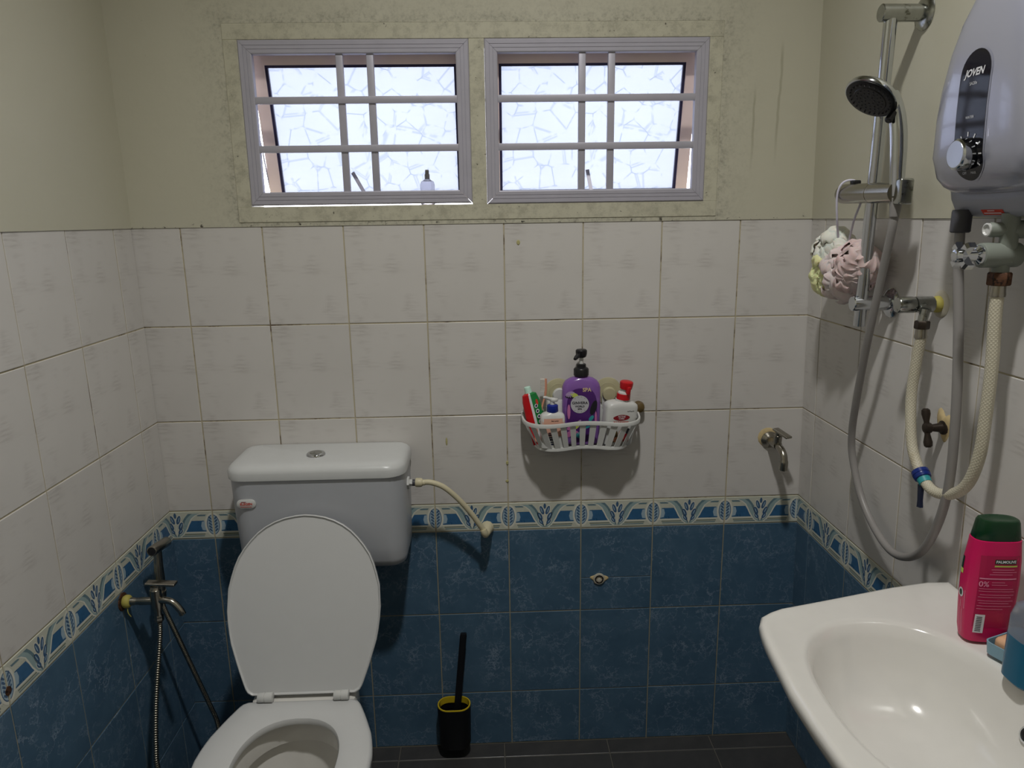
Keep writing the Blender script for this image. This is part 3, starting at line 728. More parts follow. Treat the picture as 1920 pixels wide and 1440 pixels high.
# ------------------------------------------------------------------ left wall: bidet tap, hand sprayer, metal hose
YT = -.287
def LP(y, z, off): return LWp(y, z, off)
t = thing('bidet_tap', 'steel tap with a flat lever and curved spout on the left wall', 'tap', LP(YT, .655, 0))
obj('wall_hole', *turn(LP(YT, .655, -.001), (1, 0, 0), [(0, .022), (.0025, .021), (.003, .015)], 16), RUST, t)
obj('thread_tape', *turn(LP(YT, .655, .003), (1, 0, 0), [(0, .0135), (.004, .0155), (.010, .0155), (.014, .013), (.016, .010)], 16), TAPE, t)
obj('tape_end', *tube(spline([LP(YT - .006, .640, .012), LP(YT - .008, .630, .013), LP(YT - .004, .618, .016)], 5), .0012, 5), TAPE, t)
obj('inlet_pipe', *turn(LP(YT, .655, .014), (1, 0, 0), [(0, .0095), (.012, .0095), (.016, .0082), (.022, .0082), (.026, .0092), (.060, .0092)], 16), STEEL, t)
xb = .078
obj('tap_body', *turn(LP(YT, .618, xb), (0, 0, 1), [(0, .0085), (.012, .009), (.024, .0125), (.066, .0128), (.068, .011), (.076, .010)], 18), STEEL, t)
obj('spout', *tube(spline([LP(YT, .655, xb), LP(YT - .004, .658, xb + .022), LP(YT - .006, .652, xb + .040), LP(YT - .008, .634, xb + .055), LP(YT - .008, .622, xb + .060)], 6), .0078, 12), STEEL, t)
lv = Matrix.Translation(LP(YT + .004, .697, xb + .012)) @ Matrix.Rotation(radians(4), 4, 'Y')
obj('lever', *xform(rbox(-.032, .036, -.011, .011, -.0032, .0032, .002), lv), STEEL, t)
obj('hose_nut', *turn(LP(YT, .600, xb), (0, 0, 1), [(0, .008), (.004, .0105), (.016, .0105), (.020, .008)], 6), STEEL, t)
t = thing('hand_bidet_sprayer', 'steel hand sprayer hooked behind the lever of the left wall tap', 'sprayer', LP(-.20, .66, .05))
so, sy = .050, -.212
obj('holder_ring', *turn(LP(sy, .622, so), (0, 0, 1), [(0, .014), (.014, .0155), (.018, .0155), (.0185, .0135)], 18), STEEL, t)
obj('holder_arm', *cyl(LP(YT, .645, xb), LP(sy, .632, so), .0075), STEEL, t)
obj('sprayer_handle', *turn(LP(sy, .615, so), (0, .14, 1), [(0, .0098), (.02, .0122), (.055, .0128), (.085, .0105), (.130, .0095)], 18), STEEL, t)
ha, hb = LP(-.231, .753, so + .004), LP(-.150, .741, so + .004)
hd = obj('sprayer_head', *cyl(ha, hb, .0125, .0125, 20, .002), STEEL, t)
obj('spray_face', *turn(ha + (ha - hb).normalized() * .0, ha - hb, [(0, .0098), (.0006, .0095)], 16), BLACKP, t)
def corrugated(name, P, parent, r=.0066, pitch=.0054, m=STEEL):
    Q = resample(P, pitch / 3); return obj(name, *tube(Q, r, 10, rf=lambda i: r if i % 3 == 0 else (r * .9 if i % 3 == 1 else r * .66)), m, parent, ang=80)
t = thing('flexible_metal_hose', 'ribbed steel hose looping down from the bidet tap and up to the hand sprayer', 'hose', LP(YT, .35, .06))
P = spline([LP(YT, .602, xb), LP(YT - .006, .56, xb - .002), LP(-.325, .47, .072), LP(-.348, .40, .070), LP(-.368, .33, .070), LP(-.375, .27, .070), LP(-.35, .17, .074), LP(-.28, .08, .08), LP(-.18, .04, .09), LP(-.10, .07, .092), LP(-.075, .150, .089), LP(-.095, .235, .082), LP(-.135, .36, .072), LP(-.178, .50, .060), LP(-.20, .575, .052), LP(sy, .617, so)], 12)
corrugated('hose', P, t)
# small screw hole stain in the left border
tag(obj('rawl_hole', *turn(LP(-.688, .708, .0), (1, 0, 0), [(0, .009), (.0012, .008), (.0014, .003)], 12), RUST, origin=LP(-.688, .708, 0)), 'rusty screw hole in a border tile of the left wall', 'hole')

# ------------------------------------------------------------------ shower basket on the back wall
t = thing('shower_basket', 'white slatted plastic corner caddy held by suction cups on the back wall', 'basket', (.993, 0, .935))
def bpath(z, sx=1.0, dy=1.0, y0=-.006):
    base = [(-.152, y0), (-.153, -.03), (-.150, -.065), (-.138, -.098), (-.112, -.119), (-.080, -.122), (-.048, -.112), (-.015, -.099), (.018, -.097), (.050, -.104), (.082, -.117), (.112, -.117), (.136, -.098), (.149, -.065), (.152, -.03), (.151, y0)]
    return [Vector((.993 + x * sx, y * dy if y != y0 else y0, z)) for x, y in base]
def flat_rim(P, hgt, th):
    rs = []
    for i in range(len(P)):
        tg = (P[min(i + 1, len(P) - 1)] - P[max(i - 1, 0)]).normalized(); n_ = Vector((tg.y, -tg.x, 0)).normalized()
        rs.append([P[i] + n_ * a_ + Vector((0, 0, b_)) for a_, b_ in ((-th, -hgt), (th, -hgt), (th * 1.3, hgt * .3), (th * .8, hgt), (-th * .8, hgt), (-th * 1.3, hgt * .3))])
    return loft(rs)
RP = spline(bpath(1.004, 1, .90), 6)
for i, p in enumerate(RP):   # rim rises a little towards the wall
    p.z += .010 * max(0, 1 - abs(p.y) / .07) ** 1.5
obj('rim', *flat_rim(RP, .0048, .0026), WHITE_PL, t)
BPt = spline(bpath(.936, .80, .74), 6)
obj('bottom_band', *flat_rim(BPt, .0045, .0014), WHITE_PL, t)
fb_ = [p + Vector((0, 0, -.002)) for p in BPt]
obj('bottom_plate', *loft([fb_, [p + Vector((0, 0, -.0015)) for p in fb_]]), WHITE_PL, t)
n_sl = 17
def at(P, s):
    k = s * (len(P) - 1); i = int(min(k, len(P) - 2)); return P[i].lerp(P[i + 1], k - i)
def ev(P):
    L_ = [0]
    for a_, b_ in zip(P, P[1:]): L_.append(L_[-1] + (b_ - a_).length)
    def q(s):
        d = s * L_[-1]
        for i in range(len(L_) - 1):
            if L_[i + 1] >= d: return P[i].lerp(P[i + 1], (d - L_[i]) / max(1e-9, L_[i + 1] - L_[i]))
        return P[-1]
    return q
q1, q2 = ev(RP), ev(BPt)
for i in range(n_sl):
    s = (i + .5) / n_sl; ds = .30 / n_sl
    a0, a1, b0, b1 = q1(s - ds), q1(s + ds), q2(s - ds), q2(s + ds)
    c = Vector((.993, -.02, 0)); nn = lambda p: ((Vector((c.x, c.y, p.z)) - p).normalized() * .0016)
    a0, a1 = a0 + Vector((0, 0, -.003)), a1 + Vector((0, 0, -.003)); b0, b1 = b0 + Vector((0, 0, -.003)), b1 + Vector((0, 0, -.003))
    obj('slat', *loft([[b0, b1, b1 + nn(b1), b0 + nn(b0)], [a0, a1, a1 + nn(a1), a0 + nn(a0)]]), WHITE_PL, t, smooth=False)
obj('back_plate', *rbox(.870, 1.118, -.008, -.004, .938, 1.03, .0015), WHITE_PL, t)
for cx in (.937, 1.068):
    obj('cup_bracket', *rbox(cx - .016, cx + .016, -.0085, -.0045, 1.02, 1.065, .0015), WHITE_PL, t)
    c_ = obj('suction_cup', *turn((cx, -.0006, 1.067), (0, -1, 0), [(0, .0365), (.0015, .036), (.003, .032), (.0045, .024), (.0055, .0235)], 32), CUPM, t)
    obj('cup_knob', *turn((cx + .003, -.006, 1.060), (0, -1, 0), [(0, .019), (.006, .0185), (.009, .016), (.0095, .004)], 28), WHITE_PL if cx < 1 else CUPM, c_)

class Bot:
    """flat-sided bottle; prof = [(z,a,b,n)], placed by matrix"""
    def __init__(s, prof, mtx): s.p = prof; s.m = mtx
    def at(s, z):
        P = s.p
        if z <= P[0][0]: return P[0][1:]
        for A_, B_ in zip(P, P[1:]):
            if z <= B_[0]: tt = (z - A_[0]) / max(1e-9, B_[0] - A_[0]); return tuple(a_ + (b_ - a_) * tt for a_, b_ in zip(A_[1:], B_[1:]))
        return P[-1][1:]
    def mesh(s, k=40): return xform(loft([sup(0, 0, z, a, b, n, k) for z, a, b, n in s.p]), s.m)
    def f(s, x, z, lift=.0004):
        a, b, n = s.at(z); u = min(.999, abs(x / a)); return s.m @ Vector((x, -b * (1 - u ** n) ** (1 / n) - lift, z))
    def put(s, vf, cx, cz, lift=.0004, rot=0): return onto(vf, lambda x, y: s.f(cx + x * cos(rot) - y * sin(rot), cz + x * sin(rot) + y * cos(rot), lift))
def grid_poly(vf, s, mk):
    return vf
def patch(x0, x1, z0, z1, nx=8, nz=6, shape=None):
    v = [(x0 + (x1 - x0) * i / nx, z0 + (z1 - z0) * j / nz) for j in range(nz + 1) for i in range(nx + 1)]
    fc = [(j * (nx + 1) + i, j * (nx + 1) + i + 1, (j + 1) * (nx + 1) + i + 1, (j + 1) * (nx + 1) + i) for j in range(nz) for i in range(nx)]
    return v, fc
def disc(a, b, rings=3, k=24, n=2):
    v = [(0, 0)]; fc = []
    for r in range(1, rings + 1): v += [(x * r / rings, y * r / rings) for x, y in ell(0, 0, a, b, 0, k, n)[0]]
    for i in range(k): fc.append((0, 1 + i, 1 + (i + 1) % k))
    for r in range(rings - 1):
        for i in range(k): j = (i + 1) % k; fc.append((1 + r * k + i, 1 + (r + 1) * k + i, 1 + (r + 1) * k + j, 1 + r * k + j))
    return v, fc
T_ = Matrix.Translation; RX = lambda a: Matrix.Rotation(a, 4, 'X'); RY = lambda a: Matrix.Rotation(a, 4, 'Y'); RZ = lambda a: Matrix.Rotation(a, 4, 'Z')
ZB = .9375
# purple wash bottle
mt = T_((.9925, -.038, ZB))
t = thing('body_wash_bottle', 'purple body wash bottle with a black pump in the middle of the white basket', 'bottle', (.9925, -.038, ZB))
pb = Bot([(0, .040, .018, 4), (.003, .045, .021, 4), (.03, .048, .023, 3.5), (.10, .050, .024, 3.4), (.150, .0495, .0235, 3.2), (.160, .0465, .022, 3), (.168, .041, .020, 2.6), (.175, .030, .018, 2.2), (.179, .016, .013, 2), (.182, .0125, .0125, 2)], mt)
bb = obj('bottle_body', *pb.mesh(), PURPLE, t)
g = G()
g.add(pb.put(disc(.040, .072, 5, 30, 3), 0, .080), 0)
for (x, z, a, b, r, mi) in ((-.028, .048, .012, .006, .5, 2), (-.020, .036, .013, .006, -.4, 2), (-.033, .030, .009, .006, 1.2, 2), (-.012, .055, .013, .006, 1.05, 3), (-.008, .060, .010, .004, 1.1, 1), (-.004, .028, .012, .009, .2, 4), (.024, .072, .009, .005, .9, 4), (.020, .060, .007, .005, .2, 4), (.012, .048, .010, .003, .3, 4), (.028, .040, .005, .005, 0, 1), (.028, .040, .002, .002, 0, 5), (-.030, .136, .012, .008, .3, 1), (-.020, .134, .010, .006, -.3, 3), (-.032, .130, .011, .004, 0, 5), (.03, .100, .008, .02, -.3, 5), (-.034, .09, .004, .02, 0, 2), (.036, .07, .003, .02, 0, 2)):
    g.add(pb.put(disc(a, b, 2, 14), x, z, .0007, r), mi)
g.add(pb.put(disc(.0235, .0235, 4, 32), -.006, .110, .0009), 6)
for s_, z, sz in (('GINVERA', .1135, .0098), ('WORLD', .1045, .0066), ('SPA', .0975, .0066)): g.add(pb.put(text_mesh(s_, sz, bold=.0002), -.006, z, .0013), 5)
for a_ in range(14):
    an = 2 * pi * a_ / 14
    if abs(sin(an)) > .5: g.add(pb.put(disc(.0008, .0008, 1, 6), -.006 + .020 * cos(an), .110 + .020 * sin(an), .0013), 5)
g.add(pb.put(text_mesh('SPA', .0135, bold=.0004), .012, .1475, .0009), 7)
g.make('label_print', [DPURP, LILAC, PINKINK, LIME, TEAL, INK, GREYDISC, GOLDINK], bb, smooth=False)
obj('pump_collar', *xform(turn((0, 0, .180), (0, 0, 1), [(0, .0175), (.002, .0195), (.018, .0195), (.021, .017), (.023, .0125), (.031, .0120), (.032, .008)], 28), mt), BLACKP, t)
obj('pump_stem', *xform(turn((0, 0, .205), (0, 0, 1), [(0, .006), (.026, .0058)], 16), mt), WHITE_PL, t)
g = G(); g.add(xform(turn((0, 0, .228), (0, 0, 1), [(0, .009), (.002, .0125), (.010, .0145), (.018, .0148), (.021, .012), (.0215, .004)], 24), mt))
g.add(xform(loft([sup(0, 0, 0, .0065, .005, 3, 12), sup(0, 0, .020, .0055, .004, 3, 12), sup(0, 0, .026, .004, .003, 3, 12)]), mt @ T_((-.006, -.006, .238)) @ RZ(-.6) @ RX(radians(112))))
g.make('pump_head', BLACKP, t)
# lotion bottle
mt = T_((.915, -.074, ZB)) @ RZ(.05)
t = thing('lotion_bottle', 'small white lotion pump bottle with a blue collar and peach label', 'bottle', (.915, -.074, ZB))
pb = Bot([(0, .026, .013, 4), (.003, .030, .016, 4), (.03, .0315, .018, 4), (.080, .0315, .018, 4), (.088, .0300, .017, 3.4), (.092, .026, .015, 3), (.095, .018, .013, 2.4), (.097, .012, .012, 2)], mt)
bb = obj('bottle_body', *pb.mesh(), WHITE_PL, t)
g = G(); g.add(pb.put(patch(-.0285, .0285, -.030, .0165, 10, 4), 0, .065), 0)
g.add(pb.put(text_mesh('Sea Lover', .0048, bold=.0001), .004, .0755, .0008), 1)
for i in range(6): g.add(pb.put(rect(-.007, .007, 0, .0024 if i % 2 else .0036), -.006, .012 + i * .0062, .0008), 2)
g.make('label_print', [PEACH, INK, NAVY], bb, smooth=False)
obj('pump_collar', *xform(turn((0, 0, .0955), (0, 0, 1), [(0, .0138), (.0015, .0148), (.017, .0142), (.019, .012), (.0195, .006)], 24), mt), BLUEP, t)
g = G(); g.add(xform(turn((0, 0, .113), (0, 0, 1), [(0, .0062), (.010, .0060)], 14), mt))
g.add(xform(loft([sup(.004, 0, .1225, .009, .008, 2, 16), sup(.004, 0, .126, .011, .0095, 2, 16), sup(.004, 0, .129, .010, .009, 2, 16), sup(.003, 0, .1305, .006, .006, 2, 16)]), mt))
g.add(xform(tube(spline([(.004, 0, .1275), (-.008, -.002, .1300), (-.018, -.004, .1345), (-.0245, -.005, .1345)], 5), .004, 10, rf=lambda i: .0050 - .00014 * i), mt))
g.make('pump_head', WHITE_PL, t)
# white bottle behind
t = thing('white_tube', 'plain white tube standing behind the lotion bottle in the basket', 'tube', (.925, -.040, ZB))
obj('tube_body', *loft([sup(.925, -.040, ZB, .014, .014), sup(.925, -.040, ZB + .02, .018, .014), sup(.925, -.040, ZB + .110, .021, .006), sup(.925, -.040, ZB + .118, .0215, .002)]), WHITE_PL, t)
# white bottle with red pump, leaning
mt = T_((1.082, -.056, ZB + .001)) @ RZ(radians(14)) @ RX(radians(4)) @ RY(radians(5))
t = thing('white_wash_bottle', 'white wash bottle with a red pump leaning at the right end of the basket', 'bottle', (1.080, -.066, ZB))
pb = Bot([(0, .034, .017, 4.5), (.004, .039, .020, 4.5), (.05, .042, .022, 4.5), (.102, .0435, .022, 4.5), (.109, .0420, .021, 4), (.1135, .037, .019, 3.4), (.116, .028, .017, 3), (.1175, .0165, .0155, 2), (.122, .0160, .0155, 2)], mt)
bb = obj('bottle_body', *pb.mesh(), WHITE_PL, t)
g = G(); g.add(pb.put(disc(.023, .0078, 3, 28, 1.8), -.004, .078, .0005, .05), 0)
for s_, z in (('ACTIVE', .081), ('CARE', .0755)): g.add(pb.put(text_mesh(s_, .0062, bold=.0001), -.004, z, .0009), 1)
g.add(pb.put(text_mesh('MULTI-PURPOSE', .0058, bold=.0002), -.004, .066, .0006), 2)
for (x, z, a, b, mi) in ((-.018, .028, .010, .018, 3), (.002, .03, .009, .020, 4), (.016, .022, .009, .014, 0), (-.008, .018, .012, .008, 4), (.018, .042, .006, .008, 5)): g.add(pb.put(disc(a, b, 2, 12), x, z, .0005 + mi * .0001), mi)
for i in range(4): g.add(pb.put(rect(-.0022, .0018, 0, .0014), .012 + i * .005, .094 + (i % 2) * .001, .0005), 5)
g.make('label_print', [MAROON, WINK, REDL, BROWN, SKIN, INK], bb, smooth=False)
obj('pump_collar', *xform(turn((.004, 0, .1215), (0, 0, 1), [(0, .0165), (.001, .0178), (.015, .0172), (.0155, .0155)], 28), mt), RED, t)
obj('neck_ring', *xform(turn((.004, 0, .136), (0, 0, 1), [(0, .0158), (.004, .0152), (.006, .0125), (.0065, .009), (.012, .0085)], 24), mt), WHITE_PL, t)
g = G(); g.add(xform(turn((.008, 0, .147), (.0, 0, 1), [(0, .011), (.003, .0155), (.015, .0172), (.020, .0168), (.0225, .0135), (.0228, .004)], 24), mt))
g.add(xform(rbox(-.0045, .0045, -.0215, -.010, -.012, .008, .002), mt @ T_((.004, 0, .150)) @ RZ(.25)))
g.make('pump_head', RED, t)
t = thing('brown_cap', 'small brown knob peeking out behind the right end of the basket', 'knob', (1.152, -.006, 1.026))
obj('knob', *turn((1.150, -.001, 1.024), (0, -1, 0), [(0, .014), (.010, .0155), (.022, .013), (.026, .006)], 16), BROWN, t)
# toothpaste tube
t = thing('toothpaste_tube', 'red and green toothpaste tube leaning cap up at the left end of the basket', 'toothpaste', (.885, -.06, ZB))
A0, A1 = Vector((.8905, -.056, .945)), Vector((.856, -.046, 1.077)); ax = (A1 - A0).normalized(); sd = Vector((1, .15, 0)); sd = (sd - ax * sd.dot(ax)).normalized(); nrm = ax.cross(sd).normalized()
if nrm.y > 0: nrm = -nrm
ln_ = (A1 - A0).length
def tring(s, a, b, k=24): return [A0 + ax * (s * ln_) + sd * (a * cos(2 * pi * i / k)) + nrm * (b * sin(2 * pi * i / k)) for i in range(k)]
TP = [(0, .0245, .0012), (.1, .0245, .004), (.5, .0255, .010), (.85, .0225, .013), (.97, .0185, .0135), (1, .010, .010)]
v, fc = loft([tring(*q_) for q_ in TP])
fm = []
for fc_ in fc:
    c = sum((v[i] for i in fc_), Vector()) / len(fc_) - A0; cs = c.dot(sd)
    fm.append(0 if cs < -.0048 else (2 if cs < -.0005 else 1))
tb = obj('tube_body', v, fc, [RED, GREENP, WINK], t, fm=fm)
def tf(x, y):  # x along tube axis, y across
    s = x / ln_; a_, b_ = .0245, .011 if s > .4 else .007
    u = max(-.98, min(.98, y / a_)); return A0 + ax * x + sd * y + nrm * (b_ * sqrt(1 - u * u) + .0022)
g = G(); g.add(onto(text_mesh('Darlie', .017, bold=.0007), lambda x, y: tf(.082 - x, .0085 - y * .9 * 1.0)), 0)
g.add(onto(text_mesh('Darlie', .017, bold=.0002), lambda x, y: tf(.082 - x, .0085 - y * .9) + nrm * .0004), 1)
g.v, g.f, g.m = [], [], []
for k_ in range(5):
    x0 = .045 + k_ * .014
    g.add(onto(ell(0, 0, .0055, .0045, .5, 12), lambda x, y: tf(x0 + x, .008 + y)), 0); g.add(onto(ell(0, 0, .0034, .0026, .5, 10), lambda x, y: tf(x0 + x, .008 + y) + nrm * .0004), 1)
g.add(onto(ell(.11, .0125, .008, .0035, 0, 12), tf), 2)
g.make('label_print', [WINK, NAVY, REDL], tb, smooth=False)
obj('cap', *turn(A1 - ax * .001, ax, [(0, .0085), (.001, .0095), (.016, .0085), (.0175, .007)], 18), MINT, t)
# toothbrush
t = thing('toothbrush', 'salmon toothbrush standing head up beside the suction cup in the basket', 'toothbrush', (.886, -.04, ZB))
P = spline([(.8725, -.060, .950), (.879, -.054, 1.000), (.892, -.046, 1.045), (.900, -.042, 1.075), (.9005, -.040, 1.112)], 6)
obj('handle', *tube(P, .003, 8, rf=lambda i: .0046 if i < 11 else (.0026 if i < 18 else .0034)), SKIN, t)
g = G()
for r_ in range(9):
    for c_ in range(2): g.add(box(.887, .8985, -.043 + c_ * .005, -.0395 + c_ * .005, 1.080 + r_ * .0036, 1.0825 + r_ * .0036))
g.make('bristles', BRISTLE, t, smooth=False)

# ------------------------------------------------------------------ shower rail
def rail_pt(z):   # rail centre; top leans a few mm
    s = (z - 1.30) / (1.875 - 1.30); return Vector((1.525 + (1.508 - 1.525) * s, -.389 + (-.431 + .389) * s, z))
t = thing('shower_rail', 'chrome shower slide rail on the right wall', 'shower rail', RWp(-.41, 1.3, 0))
obj('rail_tube', *tube([rail_pt(1.288), rail_pt(1.29), rail_pt(1.6), rail_pt(1.882)], .0118, 22), CHROME, t)
for z, m_ in ((1.873, CHROME_OLD), (1.3345, CHROME)):
    rp = rail_pt(z); wp = RWp(rp.y, z, 0); d = (wp - rp).normalized()
    br = obj('rail_bracket', *turn(rp - d * .020, wp - rp, [(0, .0140), (.0015, .0155), ((wp - rp).length + .018, .0150)], 24), m_, t)
    obj('flange', *turn(wp, -d, [(0, .030), (.003, .0305), (.007, .027), (.010, .018)], 28), m_, br)
# slider, its barrel lies along the wall
zs = 1.5535; rp = rail_pt(zs)
sl = obj('slider_barrel', *turn((rp.x - .006, -.300, zs + .002), (0, -1, -.02), [(0, .0175), (.0015, .0195), (.012, .0200), (.120, .0195), (.1205, .0185), (.122, .0185), (.1225, .0195), (.206, .0190)], 28), STEEL, t)
obj('slider_groove', *turn((rp.x - .006, -.301 , zs + .002), (0, 1, 0), [(0, .016), (.0012, .012)], 20), CHROME, sl)
obj('slider_clip', *rbox(rp.x - .014, rp.x + .012, -.528, -.504, zs - .024, zs + .022, .004), CHROME_OLD, sl)
obj('slider_lever', *rbox(rp.x - .010, rp.x + .008, -.345, -.330, zs + .018, zs + .028, .003), BLACKP, sl)
# hand shower
hb = Vector((1.512, -.505, 1.548)); ht_ = Vector((1.474, -.517, 1.665))
t = thing('hand_shower', 'chrome hand shower with a black spray face in the slider of the rail', 'shower head', hb)
P = spline([(1.512, -.502, 1.545), (1.510, -.501, 1.59), (1.508, -.500, 1.63), (1.505, -.498, 1.665), (1.500, -.494, 1.697), (1.490, -.488, 1.724)], 6)
obj('handle', *tube(P, .012, 18, rf=lambda i: .0114 + .0038 * sin(min(1, i / 24) * pi * .75)), CHROME, t)
nf = Vector((-.578, -.20, -.79)).normalized(); hc = Vector((1.458, -.488, 1.722))
obj('head_shell', *turn(hc - nf * .016, nf, [(0, .010), (.002, .022), (.008, .040), (.014, .0475), (.019, .0490), (.023, .0480), (.0235, .045)], 40), CHROME, t)
hf = obj('spray_face', *turn(hc + nf * .0068, nf, [(0, .0455), (.002, .0455), (.003, .043), (.003, .030), (.0042, .029), (.0045, .010)], 40), BLACKP, t)
g = G(); _, uu, ww = basis(nf)
for rr_, nn_ in ((.037, 26), (.024, 18), (.017, 12), (.009, 7)):
    for i in range(nn_):
        a_ = 2 * pi * i / nn_; g.add(turn(hc + nf * .0092 + (uu * cos(a_) + ww * sin(a_)) * rr_, nf, [(0, .0016), (.003, .0011)], 6))
obj('nozzles', g.v, g.f, DARKRUB, hf)['kind'] = 'stuff'
obj('mode_lever', *turn(hc + Vector((.030, -.016, -.036)), nf, [(-.006, .006), (.012, .007), (.014, .005)], 12), BLACKP, t)
# grey shower hose
def from_px(pts):
    return pts
t = thing('grey_shower_hose', 'grey shower hose looping from the heater to the hand shower', 'hose', RWp(-.52, .84, .03))
P = spline([(1.512, -.503, 1.548), (1.514, -.500, 1.52), RWp(-.495, 1.48, .070), RWp(-.470, 1.40, .068), RWp(-.440, 1.30, .066), RWp(-.410, 1.22, .060), RWp(-.372, 1.12, .050), RWp(-.344, 1.04, .040), RWp(-.345, .98, .034), RWp(-.385, .905, .030), RWp(-.455, .856, .030), RWp(-.530, .842, .032), RWp(-.605, .876, .036), RWp(-.660, .945, .042), RWp(-.700, 1.05, .050), RWp(-.712, 1.18, .058), RWp(-.704, 1.32, .062), RWp(-.690, 1.44, .065), RWp(-.687, 1.50, .065)], 10)
obj('hose', *tube(resample(P, .008), .0078, 14), GREYHOSE, t)
obj('hose_end', *turn((1.513, -.5015, 1.508), (0, 0, 1), [(0, .0085), (.03, .0115), (.034, .0115)], 18), GREYHOSE, t)
obj('hose_nut', *turn(RWp(-.687, 1.482, .065), (0, 0, 1), [(0, .013), (.002, .0150), (.032, .0150), (.036, .014)], 16), DARKRUB, t)

# ------------------------------------------------------------------ loofah
lc = RWp(-.290, 1.405, .050)
t = thing('bath_loofah', 'yellow white and pink mesh bath puff hanging behind the shower rail', 'loofah', lc)
rnd = random.Random(5)
def puff(cen_, rad, n, seed, amp=1.0):
    r = random.Random(seed); g = G()
    for i in range(n):
        z_ = r.uniform(-1, 1); an = r.uniform(0, 2 * pi); d = Vector((sqrt(1 - z_ * z_) * cos(an), sqrt(1 - z_ * z_) * sin(an), z_))
        c0 = cen_ + Vector((d.x * .45, d.y, d.z)) * rad * r.uniform(.35, .72)
        ax_, u_, w_ = basis(d + Vector((r.uniform(-.5, .5), r.uniform(-.5, .5), r.uniform(-.5, .5))))
        R0 = rad * r.uniform(.48, .72); nf_ = r.choice((9, 11, 13)); ph = r.uniform(0, 6); K, Rn = 52, 6; vs = []; fs = []
        for a_ in range(Rn + 1):
            q_ = a_ / Rn
            for b_ in range(K):
                th = 2 * pi * b_ / K; rr = R0 * sin(q_ * 1.9) * (1 + .10 * sin(2 * th + ph) + .05 * q_ * sin(nf_ * th))
                hh = R0 * (.16 * q_ * q_ * sin(nf_ * th + ph) + .05 * q_ * sin(23 * th + 2 * ph) + .55 * cos(q_ * 1.9))
                p = c0 + (u_ * cos(th) + w_ * sin(th)) * rr + ax_ * hh
                p.x = min(p.x, RWp(0, p.z, .006).x); vs.append(p)
        for a_ in range(Rn):
            for b_ in range(K): c_ = (b_ + 1) % K; fs.append((a_ * K + b_, a_ * K + c_, (a_ + 1) * K + c_, (a_ + 1) * K + b_))
        g.add((vs, fs))
    return g
for (nm, m_, dy, dz, rd, n, sd_) in (('yellow_netting', NETY, .052, -.018, .056, 26, 1), ('white_netting', NETW, .034, .032, .054, 22, 2), ('pink_netting', NETP, -.008, -.024, .058, 24, 3), ('dusty_pink_netting', NETD, -.062, .0, .056, 24, 4)):
    o = puff(lc + Vector((-.008, dy, dz)), rd, n, sd_).make(nm, m_, t)
    o['label'] = {'yellow_netting': 'pale yellow netting', 'white_netting': 'white netting', 'pink_netting': 'pale pink netting', 'dusty_pink_netting': 'dusty pink netting'}[nm]
P = spline([lc + Vector((-.01, .018, .04)), (1.500, -.306, 1.50), (1.490, -.318, 1.553), (1.497, -.326, 1.578), (1.520, -.330, 1.580), (1.540, -.328, 1.555), (1.530, -.318, 1.50), lc + Vector((.0, .0, .04))], 8)
obj('hanging_cord', *tube(P, .0022, 8), CORD, t)

# ------------------------------------------------------------------ water heater
hcy = -.752
t = thing('water_heater', 'silver electric water heater with a black dial panel on the right wall', 'water heater', RWp(hcy, 1.51, 0))
def hring(z, hw, d0, d1, n=3.2, k=44):
    """section in the y / wall-offset plane, from offset d0 (wall side) to d1 (front)"""
    out = []
    for i in range(k):
        a_ = 2 * pi * i / k; y = hw * math.copysign(abs(cos(a_)) ** (2 / n), cos(a_)); o_ = math.copysign(abs(sin(a_)) ** (2 / n), sin(a_))
        off = d0 + (d1 - d0) * (.5 + .5 * o_); out.append(RWp(hcy - y, z, off))
    return out
HP = [(1.507, .060, .012), (1.510, .085, .006), (1.518, .103, .0), (1.535, .117, 0), (1.56, .124, 0), (1.60, .1265, 0), (1.66, .122, 0), (1.70, .115, 0), (1.75, .101, 0), (1.79, .086, 0), (1.83, .066, .002), (1.855, .048, .006), (1.872, .030, .012), (1.878, .014, .020)]
obj('back_shell', *loft([hring(z, hw, .002, .064 - ins, 4.5) for z, hw, ins in HP]), HEATB, t)
FP = [(1.542, .066, .070), (1.546, .084, .082), (1.554, .097, .092), (1.568, .108, .100), (1.60, .1150, .107), (1.66, .1115, .108), (1.70, .105, .107), (1.75, .091, .104), (1.79, .076, .098), (1.83, .055, .088), (1.850, .038, .078), (1.862, .018, .068)]
fs_ = obj('front_shell', *loft([hring(z, hw, .050, dd, 3.0) for z, hw, dd in FP]), HEATM, t)
def fsurf(y, z):   # front offset of shell at (y,z)
    for A_, B_ in zip(FP, FP[1:]):
        if z <= B_[0]: tt = max(0, (z - A_[0]) / (B_[0] - A_[0])); hw = A_[1] + (B_[1] - A_[1]) * tt; dd = A_[2] + (B_[2] - A_[2]) * tt; break
    u = min(.98, abs(y) / hw); return .050 + (dd - .050) * (.5 + .5 * (1 - u ** 3) ** (1 / 3))
pc = .0     # panel centre offset along wall
def fpt(x, z, lift): return RWp(hcy - x, z, fsurf(x, z) + lift)   # x to the right seen from the room
pz0, pz1, phw = 1.560, 1.744, .033
def capsule(hw, z0, z1, k=12):
    pts = [(hw * cos(a_), z1 - hw + hw * sin(a_)) for a_ in [pi * i / k for i in range(k + 1)]]; pts += [(-hw * cos(a_), z0 + hw - hw * sin(a_)) for a_ in [pi * i / k for i in range(k + 1)]]
    return pts
